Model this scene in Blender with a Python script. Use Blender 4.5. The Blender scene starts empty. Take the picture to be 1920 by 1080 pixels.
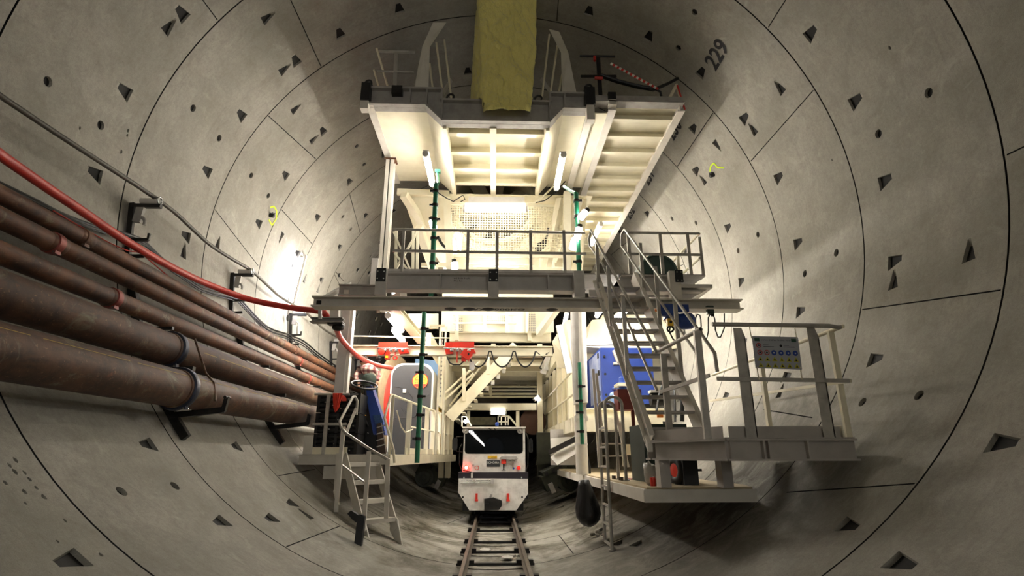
import bpy, bmesh, math, random
from mathutils import Vector, Matrix, geometry
rnd = random.Random(7)
C = bpy.context.scene.collection
V = Vector
R0 = 5.0            # inner radius of the lining, axis at x=0, z=5, running along +y
PI = math.pi

# ------------------------------------------------------------------ camera
FPX = 1021.47
CAM = V((-0.0425, 0.0, 1.5695))
PITCH, YAW, ROLL = 0.2971, 0.0329, -0.001
cam_d = bpy.data.cameras.new('camera')
cam = bpy.data.objects.new('camera', cam_d)
C.objects.link(cam)
cam_d.sensor_fit = 'HORIZONTAL'
cam_d.sensor_width = 36.0
cam_d.lens = 36.0 * FPX / 1920.0
cam_d.clip_start = 0.05
cam_d.clip_end = 200
_rx = Matrix.Rotation(PI / 2 + PITCH, 3, 'X')
_rz = Matrix.Rotation(-YAW, 3, 'Z')
ROT = _rz @ _rx @ Matrix.Rotation(ROLL, 3, 'Z')
cam.matrix_world = Matrix.Translation(CAM) @ ROT.to_4x4()
bpy.context.scene.camera = cam


def ray(px, py):
    return ROT @ V(((px - 960) / FPX, (540 - py) / FPX, -1.0))


def at(px, py, y):
    """the point of the plane across the tunnel at distance y that lies along a sight line"""
    d = ray(px, py)
    return CAM + d * ((y - CAM.y) / d.y)


def atz(px, py, z):
    d = ray(px, py)
    return CAM + d * ((z - CAM.z) / d.z)


def atx(px, py, x):
    d = ray(px, py)
    return CAM + d * ((x - CAM.x) / d.x)


def wall(px, py, r=R0):
    d = ray(px, py)
    o = V((CAM.x, 0, CAM.z - 5))
    a = d.x ** 2 + d.z ** 2
    b = o.x * d.x + o.z * d.z
    c = o.x ** 2 + o.z ** 2 - r * r
    return CAM + d * ((-b + math.sqrt(b * b - a * c)) / a)


def polar(th, y, r=R0):
    """th: angle around the tunnel axis from the bottom, positive to the right (+x)"""
    return V((r * math.sin(th), y, 5 - r * math.cos(th)))


def theta_of(p):
    return math.atan2(p.x, 5 - p.z)


# ------------------------------------------------------------------ mesh collector
class MB:
    def __init__(s):
        s.v, s.f, s.cut = [], [], []

    def add(s, vs, fs):
        n = len(s.v)
        s.cut.append((n, len(s.f)))
        s.v += [V(p) for p in vs]
        s.f += [tuple(i + n for i in f) for f in fs]
        return s

    def box(s, lo, hi, rot=None):
        (x0, y0, z0), (x1, y1, z1) = lo, hi
        vs = [V((x, y, z)) for z in (z0, z1) for y in (y0, y1) for x in (x0, x1)]
        if rot:
            c = (V(lo) + V(hi)) / 2
            vs = [rot @ (p - c) + c for p in vs]
        return s.add(vs, [(0, 2, 3, 1), (4, 5, 7, 6), (0, 1, 5, 4), (2, 6, 7, 3), (0, 4, 6, 2), (1, 3, 7, 5)])

    def cbox(s, c, size, rot=None):
        c, h = V(c), V(size) / 2
        return s.box(c - h, c + h, rot)

    def frame(s, p, q, up):
        d = (V(q) - V(p)).normalized()
        up = V(up)
        x = d.cross(up)
        if x.length < 1e-4:
            x = d.cross(V((1, 0, 0)))
        x.normalize()
        return d, x, x.cross(d).normalized()

    def bar(s, p, q, w, h, up=(0, 0, 1)):
        """rectangular bar from p to q: w across, h along up"""
        p, q = V(p), V(q)
        d, x, u = s.frame(p, q, up)
        vs = [e + x * (a * w / 2) + u * (b * h / 2) for e in (p, q) for a, b in ((-1, -1), (1, -1), (1, 1), (-1, 1))]
        return s.add(vs, [(3, 2, 1, 0), (4, 5, 6, 7), (0, 1, 5, 4), (1, 2, 6, 5), (2, 3, 7, 6), (3, 0, 4, 7)])

    def ibeam(s, p, q, w, h, t=.018, up=(0, 0, 1)):
        p, q = V(p), V(q)
        d, x, u = s.frame(p, q, up)
        s.bar(p, q, t, h, up)
        for k in (-1, 1):
            o = u * (k * (h / 2 - t * .5))
            s.bar(p + o, q + o, w, t, up)
        return s

    def channel(s, p, q, w, h, t=.014, up=(0, 0, 1), side=1):
        p, q = V(p), V(q)
        d, x, u = s.frame(p, q, up)
        o = x * (-side * w / 2)
        s.bar(p + o, q + o, t, h, up)
        for k in (-1, 1):
            o = u * (k * (h / 2 - t * .5))
            s.bar(p + o, q + o, w, t, up)
        return s

    def cyl(s, p, q, r, r2=None, n=12, caps=True):
        p, q = V(p), V(q)
        r2 = r if r2 is None else r2
        d, x, u = s.frame(p, q, (0, 0, 1))
        vs = []
        for e, rr in ((p, r), (q, r2)):
            vs += [e + (x * math.cos(2 * PI * k / n) + u * math.sin(2 * PI * k / n)) * rr for k in range(n)]
        fs = [(k, (k + 1) % n, n + (k + 1) % n, n + k) for k in range(n)]
        if caps:
            fs += [tuple(range(n - 1, -1, -1)), tuple(range(n, 2 * n))]
        return s.add(vs, fs)

    def pipe(s, p, q, r, wall_t, n=20):
        """open-ended hollow pipe"""
        p, q = V(p), V(q)
        d, x, u = s.frame(p, q, (0, 0, 1))
        vs = []
        for e, rr in ((p, r), (q, r), (q, r - wall_t), (p, r - wall_t)):
            vs += [e + (x * math.cos(2 * PI * k / n) + u * math.sin(2 * PI * k / n)) * rr for k in range(n)]
        fs = []
        for a in range(4):
            b = (a + 1) % 4
            fs += [(a * n + k, a * n + (k + 1) % n, b * n + (k + 1) % n, b * n + k) for k in range(n)]
        return s.add(vs, fs)

    def tube(s, pts, r, n=8, closed=False):
        pts = [V(p) for p in pts]
        m = len(pts)
        rr = r if isinstance(r, (list, tuple)) else [r] * m
        vs, fs = [], []
        prev = None
        for i, p in enumerate(pts):
            a = pts[i - 1] if (i > 0 or closed) else p
            b = pts[(i + 1) % m] if (i < m - 1 or closed) else p
            d = ((p - a).normalized() if a != p else V()) + ((b - p).normalized() if b != p else V())
            if d.length < 1e-6:
                d = V((0, 0, 1))
            d.normalize()
            if prev is None:
                x = d.cross(V((0, 0, 1)))
                if x.length < .05:
                    x = d.cross(V((1, 0, 0)))
            else:
                x = prev - d * prev.dot(d)
                if x.length < 1e-5:
                    x = d.cross(V((0, 0, 1)))
            x.normalize()
            prev = x
            u = d.cross(x)
            vs += [p + (x * math.cos(2 * PI * k / n) + u * math.sin(2 * PI * k / n)) * rr[i] for k in range(n)]
        for i in range(m if closed else m - 1):
            j = (i + 1) % m
            fs += [(i * n + k, i * n + (k + 1) % n, j * n + (k + 1) % n, j * n + k) for k in range(n)]
        if not closed:
            fs += [tuple(range(n - 1, -1, -1)), tuple(range((m - 1) * n, m * n))]
        return s.add(vs, fs)

    def prism(s, poly, ext):
        """planar polygon (list of points) pushed along ext"""
        poly = [V(p) for p in poly]
        e = V(ext)
        n = len(poly)
        fs = [tuple(range(n - 1, -1, -1)), tuple(range(n, 2 * n))] + [(k, (k + 1) % n, n + (k + 1) % n, n + k) for k in range(n)]
        return s.add(poly + [p + e for p in poly], fs)

    def slab(s, a, b, c, d, t):
        """quad plate a-b-c-d with thickness t along its normal"""
        a, b, c, d = V(a), V(b), V(c), V(d)
        n = (b - a).cross(d - a).normalized() * t
        return s.prism([a, b, c, d], n)

    def lathe(s, c, axis, prof, n=16):
        """prof: list of (distance along axis, radius)"""
        c, ax = V(c), V(axis).normalized()
        x = ax.cross(V((0, 0, 1)))
        if x.length < .05:
            x = ax.cross(V((1, 0, 0)))
        x.normalize()
        u = ax.cross(x)
        vs, fs = [], []
        for h, r in prof:
            vs += [c + ax * h + (x * math.cos(2 * PI * k / n) + u * math.sin(2 * PI * k / n)) * max(r, .0005) for k in range(n)]
        m = len(prof)
        for i in range(m - 1):
            fs += [(i * n + k, i * n + (k + 1) % n, (i + 1) * n + (k + 1) % n, (i + 1) * n + k) for k in range(n)]
        fs += [tuple(range(n - 1, -1, -1)), tuple(range((m - 1) * n, m * n))]
        return s.add(vs, fs)

    def ball(s, c, rx, ry=None, rz=None, n=12, m=8, rot=None):
        ry = rx if ry is None else ry
        rz = rx if rz is None else rz
        c = V(c)
        vs, fs = [], []
        for i in range(m + 1):
            a = -PI / 2 + PI * i / m
            for k in range(n):
                b = 2 * PI * k / n
                p = V((rx * max(math.cos(a), .004) * math.cos(b), ry * max(math.cos(a), .004) * math.sin(b), rz * math.sin(a)))
                vs.append(c + (rot @ p if rot else p))
        for i in range(m):
            fs += [(i * n + k, i * n + (k + 1) % n, (i + 1) * n + (k + 1) % n, (i + 1) * n + k) for k in range(n)]
        fs += [tuple(range(n - 1, -1, -1)), tuple(range(m * n, (m + 1) * n))]
        return s.add(vs, fs)

    def ring(s, c, axis, R, r, a0=0, a1=2 * PI, n=24, k=8, x0=None):
        c, ax = V(c), V(axis).normalized()
        x = V(x0) if x0 is not None else ax.cross(V((0, 0, 1)))
        if x.length < .05:
            x = ax.cross(V((1, 0, 0)))
        x.normalize()
        u = ax.cross(x)
        full = abs(a1 - a0 - 2 * PI) < 1e-6
        m = n if full else n + 1
        pts = [c + (x * math.cos(a0 + (a1 - a0) * i / n) + u * math.sin(a0 + (a1 - a0) * i / n)) * R for i in range(m)]
        return s.tube(pts, r, k, closed=full)

    def each(s, name, mat, parent=None, smooth=38):
        """every shape collected becomes an object of its own"""
        out = []
        ends = s.cut[1:] + [(len(s.v), len(s.f))]
        for (v0, f0), (v1, f1) in zip(s.cut, ends):
            m = MB()
            m.add(s.v[v0:v1], [tuple(i - v0 for i in f) for f in s.f[f0:f1]])
            out.append(m.build(name, mat, parent, smooth))
        return out

    def build(s, name, mat, parent=None, smooth=38):
        me = bpy.data.meshes.new(name)
        base = V((0, 0, 0))
        q = parent
        while q is not None:
            base += q.location
            q = q.parent
        me.from_pydata([tuple(p - base) for p in s.v], [], s.f)
        me.validate()
        bm = bmesh.new()
        bm.from_mesh(me)
        bmesh.ops.recalc_face_normals(bm, faces=bm.faces)
        bm.to_mesh(me)
        bm.free()
        if smooth:
            me.polygons.foreach_set('use_smooth', [True] * len(me.polygons))
            me.set_sharp_from_angle(angle=math.radians(smooth))
        for m in (mat if isinstance(mat, (list, tuple)) else [mat]):
            me.materials.append(m)
        o = bpy.data.objects.new(name, me)
        C.objects.link(o)
        o.parent = parent
        return o


def tag(o, label=None, cat=None, group=None, kind=None):
    if label:
        o['label'] = label
    if cat:
        o['category'] = cat
    if group:
        o['group'] = group
    if kind:
        o['kind'] = kind
    return o


def thing(name, label, cat, loc, group=None):
    o = bpy.data.objects.new(name, None)
    o.empty_display_size = .1
    C.objects.link(o)
    o.location = V(loc)
    return tag(o, label, cat, group)


def part_label(o, label):
    o['label'] = label
    return o


# ------------------------------------------------------------------ materials
def lin(h):
    h = h.lstrip('#')
    out = []
    for i in (0, 2, 4):
        c = int(h[i:i + 2], 16) / 255
        out.append(c / 12.92 if c <= .04045 else ((c + .055) / 1.055) ** 2.4)
    return (*out, 1)


def nodes(name):
    m = bpy.data.materials.new(name)
    m.use_nodes = True
    nt = m.node_tree
    return m, nt, nt.nodes['Principled BSDF']


def nd(nt, t, **k):
    n = nt.nodes.new(t)
    for a, b in k.items():
        if hasattr(n, a):
            setattr(n, a, b)
        else:
            n.inputs[a.replace('_', ' ')].default_value = b
    return n


def mat(name, col, rough=.5, metal=0., dirt=None, amount=.3, scale=6., bump=0., bscale=40., rust=None, rust_amt=.0, emit=None, estr=0., rscale=5.):
    m, nt, b = nodes(name)
    L = nt.links.new
    b.inputs['Roughness'].default_value = rough
    b.inputs['Metallic'].default_value = metal
    b.inputs['Base Color'].default_value = lin(col)
    tc = nd(nt, 'ShaderNodeNewGeometry')
    cur = None
    if dirt:
        n1 = nd(nt, 'ShaderNodeTexNoise', Scale=scale, Detail=6., Roughness=.62)
        L(tc.outputs['Position'], n1.inputs['Vector'])
        r = nd(nt, 'ShaderNodeValToRGB')
        r.color_ramp.elements[0].position = .42
        r.color_ramp.elements[1].position = .72
        r.color_ramp.elements[0].color = (0, 0, 0, 1)
        r.color_ramp.elements[1].color = (amount,) * 3 + (1,)
        L(n1.outputs['Fac'], r.inputs['Fac'])
        mx = nd(nt, 'ShaderNodeMix', data_type='RGBA')
        mx.inputs[6].default_value = lin(col)
        mx.inputs[7].default_value = lin(dirt)
        L(r.outputs['Color'], mx.inputs[0])
        cur = mx.outputs[2]
    if rust:
        n2 = nd(nt, 'ShaderNodeTexNoise', Scale=rscale, Detail=8., Roughness=.7)
        L(tc.outputs['Position'], n2.inputs['Vector'])
        r = nd(nt, 'ShaderNodeValToRGB')
        p = .78 - rust_amt * .4
        r.color_ramp.elements[0].position = p
        r.color_ramp.elements[1].position = p + .06
        L(n2.outputs['Fac'], r.inputs['Fac'])
        mx = nd(nt, 'ShaderNodeMix', data_type='RGBA')
        if cur:
            L(cur, mx.inputs[6])
        else:
            mx.inputs[6].default_value = lin(col)
        mx.inputs[7].default_value = lin(rust)
        L(r.outputs['Color'], mx.inputs[0])
        cur = mx.outputs[2]
    if cur:
        L(cur, b.inputs['Base Color'])
    if bump:
        n3 = nd(nt, 'ShaderNodeTexNoise', Scale=bscale, Detail=4.)
        L(tc.outputs['Position'], n3.inputs['Vector'])
        bp = nd(nt, 'ShaderNodeBump', Strength=bump, Distance=.01)
        L(n3.outputs['Fac'], bp.inputs['Height'])
        L(bp.outputs['Normal'], b.inputs['Normal'])
    if emit:
        b.inputs['Emission Color'].default_value = lin(emit)
        b.inputs['Emission Strength'].default_value = estr
    return m


def concrete():
    m, nt, b = nodes('lining concrete')
    L = nt.links.new
    g = nd(nt, 'ShaderNodeNewGeometry')
    pos = g.outputs['Position']
    b.inputs['Roughness'].default_value = .85

    def noise(scale, detail=6., rough=.6, vec=pos, dist=0.):
        n = nd(nt, 'ShaderNodeTexNoise', Scale=scale, Detail=detail, Roughness=rough, Distortion=dist)
        L(vec, n.inputs['Vector'])
        return n.outputs['Fac']

    def ramp(src, a, c, lo, hi):
        r = nd(nt, 'ShaderNodeValToRGB')
        r.color_ramp.elements[0].position = a
        r.color_ramp.elements[1].position = c
        r.color_ramp.elements[0].color = (lo,) * 3 + (1,)
        r.color_ramp.elements[1].color = (hi,) * 3 + (1,)
        L(src, r.inputs['Fac'])
        return r.outputs['Color']

    def mix(f, a, c, blend='MIX'):
        x = nd(nt, 'ShaderNodeMix', data_type='RGBA', blend_type=blend)
        for k, val in ((0, f), (6, a), (7, c)):
            if isinstance(val, (int, float)):
                x.inputs[k].default_value = val
            elif isinstance(val, tuple):
                x.inputs[k].default_value = val
            else:
                L(val, x.inputs[k])
        return x.outputs[2]
    base = mix(ramp(noise(.9, 5.), .35, .68, 0, 1), lin('#9c998f'), lin('#b6b2a8'))
    base = mix(ramp(noise(3.2, 8., .7, dist=.6), .45, .72, 0, .62), base, lin('#888479'))
    base = mix(ramp(noise(22., 4., .7), .42, .7, 0, .35), base, lin('#7d796f'))
    base = mix(ramp(noise(75., 2., .6), .66, .74, 0, .5), base, lin('#585550'))
    base = mix(ramp(noise(160., 2., .5), .3, .7, 0, .38), base, lin('#6f6b62'))
    base = mix(ramp(noise(14., 9., .8), .63, .7, 0, .6), base, lin('#6a655a'))
    # long scuffs left by the shutter, running round the ring
    mp = nd(nt, 'ShaderNodeMapping')
    mp.inputs['Scale'].default_value = (.5, 5.5, .5)
    L(pos, mp.inputs['Vector'])
    base = mix(ramp(noise(2.2, 6., .65, vec=mp.outputs['Vector']), .55, .72, 0, .35), base, lin('#807c73'))
    # pale smears
    base = mix(ramp(noise(1.7, 7., .7, dist=1.2), .6, .78, 0, .5), base, lin('#c9c6bc'))
    # mud lying on the invert
    sp = nd(nt, 'ShaderNodeSeparateXYZ')
    L(pos, sp.inputs[0])
    mr = nd(nt, 'ShaderNodeMapRange')
    mr.inputs[1].default_value = 1.35
    mr.inputs[2].default_value = .35
    L(sp.outputs['Z'], mr.inputs[0])
    mm = nd(nt, 'ShaderNodeMath', operation='MULTIPLY')
    L(mr.outputs[0], mm.inputs[0])
    L(ramp(noise(1.15, 9., .72, dist=.5), .44, .62, .1, 1), mm.inputs[1])
    my = nd(nt, 'ShaderNodeMapRange')
    my.inputs[1].default_value = 5.5
    my.inputs[2].default_value = 9.5
    L(sp.outputs['Y'], my.inputs[0])
    m2 = nd(nt, 'ShaderNodeMath', operation='MULTIPLY')
    L(mm.outputs[0], m2.inputs[0])
    L(my.outputs[0], m2.inputs[1])
    base = mix(m2.outputs[0], base, lin('#45402f'))
    # the mud splash on the lower right flank under the stair platform, spread wider to paint in shade
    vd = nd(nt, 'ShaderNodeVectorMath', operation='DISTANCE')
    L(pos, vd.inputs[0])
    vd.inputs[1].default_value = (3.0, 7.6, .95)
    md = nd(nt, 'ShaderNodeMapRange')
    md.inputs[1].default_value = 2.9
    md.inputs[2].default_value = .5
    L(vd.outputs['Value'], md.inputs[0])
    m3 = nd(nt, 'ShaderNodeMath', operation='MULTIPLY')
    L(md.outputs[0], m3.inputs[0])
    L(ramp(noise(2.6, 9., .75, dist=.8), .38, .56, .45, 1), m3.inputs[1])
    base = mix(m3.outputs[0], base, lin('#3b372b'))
    L(base, b.inputs['Base Color'])
    bp = nd(nt, 'ShaderNodeBump', Strength=.35, Distance=.012)
    ad = nd(nt, 'ShaderNodeMath', operation='ADD')
    L(noise(9., 6., .65), ad.inputs[0])
    L(noise(80., 3., .6), ad.inputs[1])
    L(ad.outputs[0], bp.inputs['Height'])
    L(bp.outputs['Normal'], b.inputs['Normal'])
    return m


def rust_pipe(name, base='#3a2519', hi='#6f452a', pale='#8f8468'):
    m, nt, b = nodes(name)
    L = nt.links.new
    g = nd(nt, 'ShaderNodeNewGeometry')
    b.inputs['Roughness'].default_value = .62
    b.inputs['Metallic'].default_value = .15

    def noise(scale, detail, rough, sc=(1, 1, 1), dist=0):
        mp = nd(nt, 'ShaderNodeMapping')
        mp.inputs['Scale'].default_value = sc
        L(g.outputs['Position'], mp.inputs['Vector'])
        n = nd(nt, 'ShaderNodeTexNoise', Scale=scale, Detail=detail, Roughness=rough, Distortion=dist)
        L(mp.outputs['Vector'], n.inputs['Vector'])
        return n.outputs['Fac']

    def mix(f, lo, hi_, a, c):
        r = nd(nt, 'ShaderNodeValToRGB')
        r.color_ramp.elements[0].position = lo
        r.color_ramp.elements[1].position = hi_
        L(f, r.inputs['Fac'])
        x = nd(nt, 'ShaderNodeMix', data_type='RGBA')
        L(r.outputs['Color'], x.inputs[0])
        for k, val in ((6, a), (7, c)):
            if isinstance(val, tuple):
                x.inputs[k].default_value = val
            else:
                L(val, x.inputs[k])
        return x.outputs[2]
    c = mix(noise(3., 8., .7), .35, .65, lin(base), lin(hi))
    c = mix(noise(14., 6., .7, (1, .35, 1)), .5, .72, c, lin('#33241b'))
    c = mix(noise(1.9, 9., .75, dist=1.4), .56, .72, c, lin(pale))
    c = mix(noise(26., 6., .7), .6, .72, c, lin('#8d6a4a'))
    c = mix(noise(5., 5., .6), .66, .8, c, lin('#84502c'))
    L(c, b.inputs['Base Color'])
    bp = nd(nt, 'ShaderNodeBump', Strength=.25, Distance=.006)
    L(noise(40., 5., .7), bp.inputs['Height'])
    L(bp.outputs['Normal'], b.inputs['Normal'])
    return m


M = {}
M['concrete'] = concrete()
M['gasket'] = mat('black joint gasket and hole shade', '#1b1a18', .8)
M['paint'] = mat('off white steel paint', '#d4cfc4', .5, 0, '#8a8274', .3, 3., .06, 60., '#5d3a22', .16, rscale=3.)
M['paintshade'] = mat('steel paint darkened for shade', '#b0aaa3', .55, 0, '#7d766b', .4, 3., .06, 60., '#5d3a22', .16, rscale=3.)  # landing's copy of the off white paint, darkened for shade
M['cream'] = mat('cream steel paint', '#e6dfc6', .5, 0, '#b9ad8d', .35, 2.5, .05, 50., '#7a4a26', .06, rscale=4.)
M['grey'] = mat('grey galvanised steel', '#c9c5c0', .5, .05, '#96918a', .35, 5., .08, 60.)
M['greydk'] = mat('dark grey painted steel', '#a5a19b', .55, .05, '#6c675f', .5, 5., .08, 60.)
M['rail'] = mat('galvanised handrail tube', '#b5b1a8', .42, .3, '#77716a', .5, 8.)
M['black'] = mat('black rubber', '#0d0d0d', .5)
M['blackst'] = mat('black steel', '#1a1917', .45, .3, '#35302a', .5, 8.)
M['white'] = mat('white plastic', '#dedbd2', .4)
M['rust'] = rust_pipe('rusty steel pipe')
M['rustbig'] = rust_pipe('rusty large steel pipe', '#33221a', '#60402a', '#7e7860')
M['red'] = mat('red hose rubber', '#c8352b', .4, 0, '#7d1d18', .4, 12.)
M['redpaint'] = mat('red hoist paint', '#d8321f', .35, 0, '#7f1c12', .3, 10.)
M['redbox'] = mat('dull red paint', '#8e3a2c', .55, 0, '#5f2a20', .4, 8.)
M['redclamp'] = mat('red lacquered clamp', '#8b3a30', .45, .2, '#4a2018', .5, 20.)
M['blueclamp'] = mat('blue black clamp', '#2b3040', .4, .5, '#15161c', .5, 20.)
M['blue'] = mat('blue machine paint', '#1d3f93', .4, 0, '#142a60', .4, 6.)
M['bluecab'] = mat('blue cabinet paint', '#27449c', .45, 0, '#24398a', .5, 5.)
M['hoist'] = mat('deep blue hoist paint', '#173a86', .35, 0, '#0d1e4a', .4, 12.)
M['yellowbag'] = None
M['yellow'] = mat('yellow plastic', '#e3b41f', .4)
M['orange'] = mat('orange plastic', '#ee8a1d', .4)
M['orangecloth'] = mat('orange red cloth', '#d8391f', .7, 0, '#9b2413', .4, 18.)
M['green'] = mat('green scaffold tube', '#1f7a57', .4, 0, '#124a36', .4, 14.)
M['dkgreen'] = mat('dark green steel', '#20352d', .5, 0, '#15211c', .5, 6.)
M['bogie'] = mat('dirty olive steel', '#3b3d30', .6, .2, '#1e1e18', .6, 6., .2, 30.)
M['chrome'] = mat('bright zinc', '#c9c9c6', .25, .9)
M['steel'] = mat('worn rail steel', '#6c6258', .4, .6, '#3a2f27', .6, 14., .1, 60.)
M['locowhite'] = mat('locomotive white paint', '#e4e1da', .4, 0, '#857d70', .35, 9., .03, 50., '#3a342c', .22, rscale=26.)
M['locoband'] = mat('locomotive dark band', '#201a22', .5)
M['glassdk'] = mat('dark cab glass', '#0d1013', .0)
M['glassdk'].node_tree.nodes['Principled BSDF'].inputs['Transmission Weight'].default_value = .35
M['toilet'] = mat('dark grey toilet plastic', '#2b2c2f', .6, 0, '#222326', .4, 12., .05, 80.)
M['toiletrim'] = mat('pale grey toilet rim', '#c9c9c6', .45)
M['darkglass'] = mat('black interior', '#090909', .7)
M['bag'] = mat('black bin bag', '#0c0c0d', .38, 0, None, bump=.5, bscale=22.)
M['clearbag'] = mat('crumpled pale bag', '#bdbab2', .35, 0, None, bump=.6, bscale=40.)
M['skin'] = mat('skin', '#b98a6c', .6)
M['hair'] = mat('dark hair', '#1e1712', .7)
M['trousers'] = mat('dark green trousers', '#27352a', .8)
M['amber'] = mat('amber glow', '#ffb040', .4, emit='#ffb040', estr=2.)
M['reflect'] = mat('red lamp off with painted glow', '#e03a2a', .3, emit='#ff2a1a', estr=.35)  # faint emission paints a glow on the unlit lamp
M['taillamp'] = mat('red tail lamp lit', '#ff3a2a', .3, emit='#ff2a20', estr=6.)
M['tailcore'] = mat('tail lamp core', '#ffffff', .3, emit='#fff0e8', estr=9.)
M['tape'] = mat('red barrier tape', '#c9362f', .5)
M['mark'] = mat('black stencil paint', '#17161a', .7)
M['neon'] = mat('yellow green spray paint', '#c3e021', .6)
M['woodtan'] = mat('brown hose drum', '#8d7a5f', .65, 0, '#5f503c', .5, 7.)


def lamp_mat(name, col, s):
    return mat(name, '#ffffff', .4, emit=col, estr=s)


M['tube'] = lamp_mat('lit fluorescent tube', '#fff7ec', 36.)
M['tubecool'] = lamp_mat('lit cool fluorescent tube', '#f1f1ff', 45.)
M['tubefront'] = lamp_mat('lit tunnel wall lamp', '#f8f6f2', 30.)
M['tubefill'] = lamp_mat('added right fill lamp', '#f8f6f2', 620.)
M['tubestrong'] = lamp_mat('strong fluorescent tube', '#fff8ee', 100.)
M['tubedeck'] = lamp_mat('strong deck fluorescent tube', '#fff7ec', 52.)
M['tubesoft'] = lamp_mat('soft fluorescent tube', '#fff8ee', 16.)
M['bulb'] = lamp_mat('lit bulb', '#fff8ec', 24.)


def plaid():
    m, nt, b = nodes('plaid shirt')
    L = nt.links.new
    g = nd(nt, 'ShaderNodeNewGeometry')
    sp = nd(nt, 'ShaderNodeSeparateXYZ')
    L(g.outputs['Position'], sp.inputs[0])
    cur = None
    for ax, col in (('X', '#8e3038'), ('Z', '#6d2c36')):
        a = nd(nt, 'ShaderNodeMath', operation='MULTIPLY')
        L(sp.outputs[ax], a.inputs[0])
        a.inputs[1].default_value = 60.
        s_ = nd(nt, 'ShaderNodeMath', operation='SINE')
        L(a.outputs[0], s_.inputs[0])
        gt = nd(nt, 'ShaderNodeMath', operation='GREATER_THAN')
        L(s_.outputs[0], gt.inputs[0])
        gt.inputs[1].default_value = .1
        x = nd(nt, 'ShaderNodeMix', data_type='RGBA')
        h = nd(nt, 'ShaderNodeMath', operation='MULTIPLY')
        L(gt.outputs[0], h.inputs[0])
        h.inputs[1].default_value = .75
        L(h.outputs[0], x.inputs[0])
        if cur:
            L(cur, x.inputs[6])
        else:
            x.inputs[6].default_value = lin('#d9c9b8')
        x.inputs[7].default_value = lin(col)
        cur = x.outputs[2]
    L(cur, b.inputs['Base Color'])
    b.inputs['Roughness'].default_value = .85
    return m


M['plaid'] = plaid()


def bagmat():
    m, nt, b = nodes('yellow duct fabric')
    L = nt.links.new
    b.inputs['Base Color'].default_value = lin('#f6ea8e')
    b.inputs['Roughness'].default_value = .3
    b.inputs['Sheen Weight'].default_value = .2
    g = nd(nt, 'ShaderNodeNewGeometry')
    mp = nd(nt, 'ShaderNodeMapping')
    mp.inputs['Scale'].default_value = (1., 1., .6)
    mp.inputs['Rotation'].default_value = (.3, .5, .2)
    L(g.outputs['Position'], mp.inputs['Vector'])
    n = nd(nt, 'ShaderNodeTexNoise', Scale=16., Detail=5., Roughness=.6, Distortion=1.4)
    L(mp.outputs['Vector'], n.inputs['Vector'])
    bp = nd(nt, 'ShaderNodeBump', Strength=1., Distance=.03)
    L(n.outputs['Fac'], bp.inputs['Height'])
    L(bp.outputs['Normal'], b.inputs['Normal'])
    return m


M['yellowbag'] = bagmat()
ORD = ['nearest', 'second nearest', 'third nearest', 'fourth nearest', 'fifth nearest', 'sixth nearest', 'seventh nearest', 'eighth nearest', 'ninth nearest', 'tenth nearest', 'eleventh nearest', 'twelfth nearest']


def text_mesh(s, size, width=1.0, bold=.02):
    """letter outlines as flat triangles: list of (x, y) and faces, centred"""
    cu = bpy.data.curves.new('letters', 'FONT')
    cu.body = s
    cu.size = size
    cu.align_x = 'CENTER'
    cu.align_y = 'CENTER'
    cu.resolution_u = 3
    cu.offset = size * bold
    ob = bpy.data.objects.new('letters', cu)
    C.objects.link(ob)
    dg = bpy.context.evaluated_depsgraph_get()
    me = ob.evaluated_get(dg).to_mesh()
    vs = [(v.co.x * width, v.co.y) for v in me.vertices]
    fs = [tuple(p.vertices) for p in me.polygons]
    ob.evaluated_get(dg).to_mesh_clear()
    bpy.data.objects.remove(ob)
    bpy.data.curves.remove(cu)
    return vs, fs


def scribble(mb, org, ux, uy, width, height, words, seed=1):
    """writing too small to read: rows of short strokes grouped like words"""
    r = random.Random(seed)
    org, ux, uy = V(org), V(ux).normalized(), V(uy).normalized()
    x = 0.
    for w in words:
        for k in range(w):
            h = height * r.choice((.55, .6, 1.))
            t = height * .22
            mb.add([org + ux * x, org + ux * (x + t), org + ux * (x + t) + uy * h, org + ux * x + uy * h], [(0, 1, 2, 3)])
            z = r.choice((0, .5)) * height
            mb.add([org + ux * x + uy * z, org + ux * (x + height * .5) + uy * z, org + ux * (x + height * .5) + uy * (z + t * .7), org + ux * x + uy * (z + t * .7)], [(0, 1, 2, 3)])
            x += height * .72
        x += height * .6
    return mb


def letter(mb, s, size, org, ux, uy, width=1.0):
    vs, fs = text_mesh(s, size, width)
    org, ux, uy = V(org), V(ux).normalized(), V(uy).normalized()
    return mb.add([org + ux * x + uy * y for x, y in vs], fs)
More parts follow.
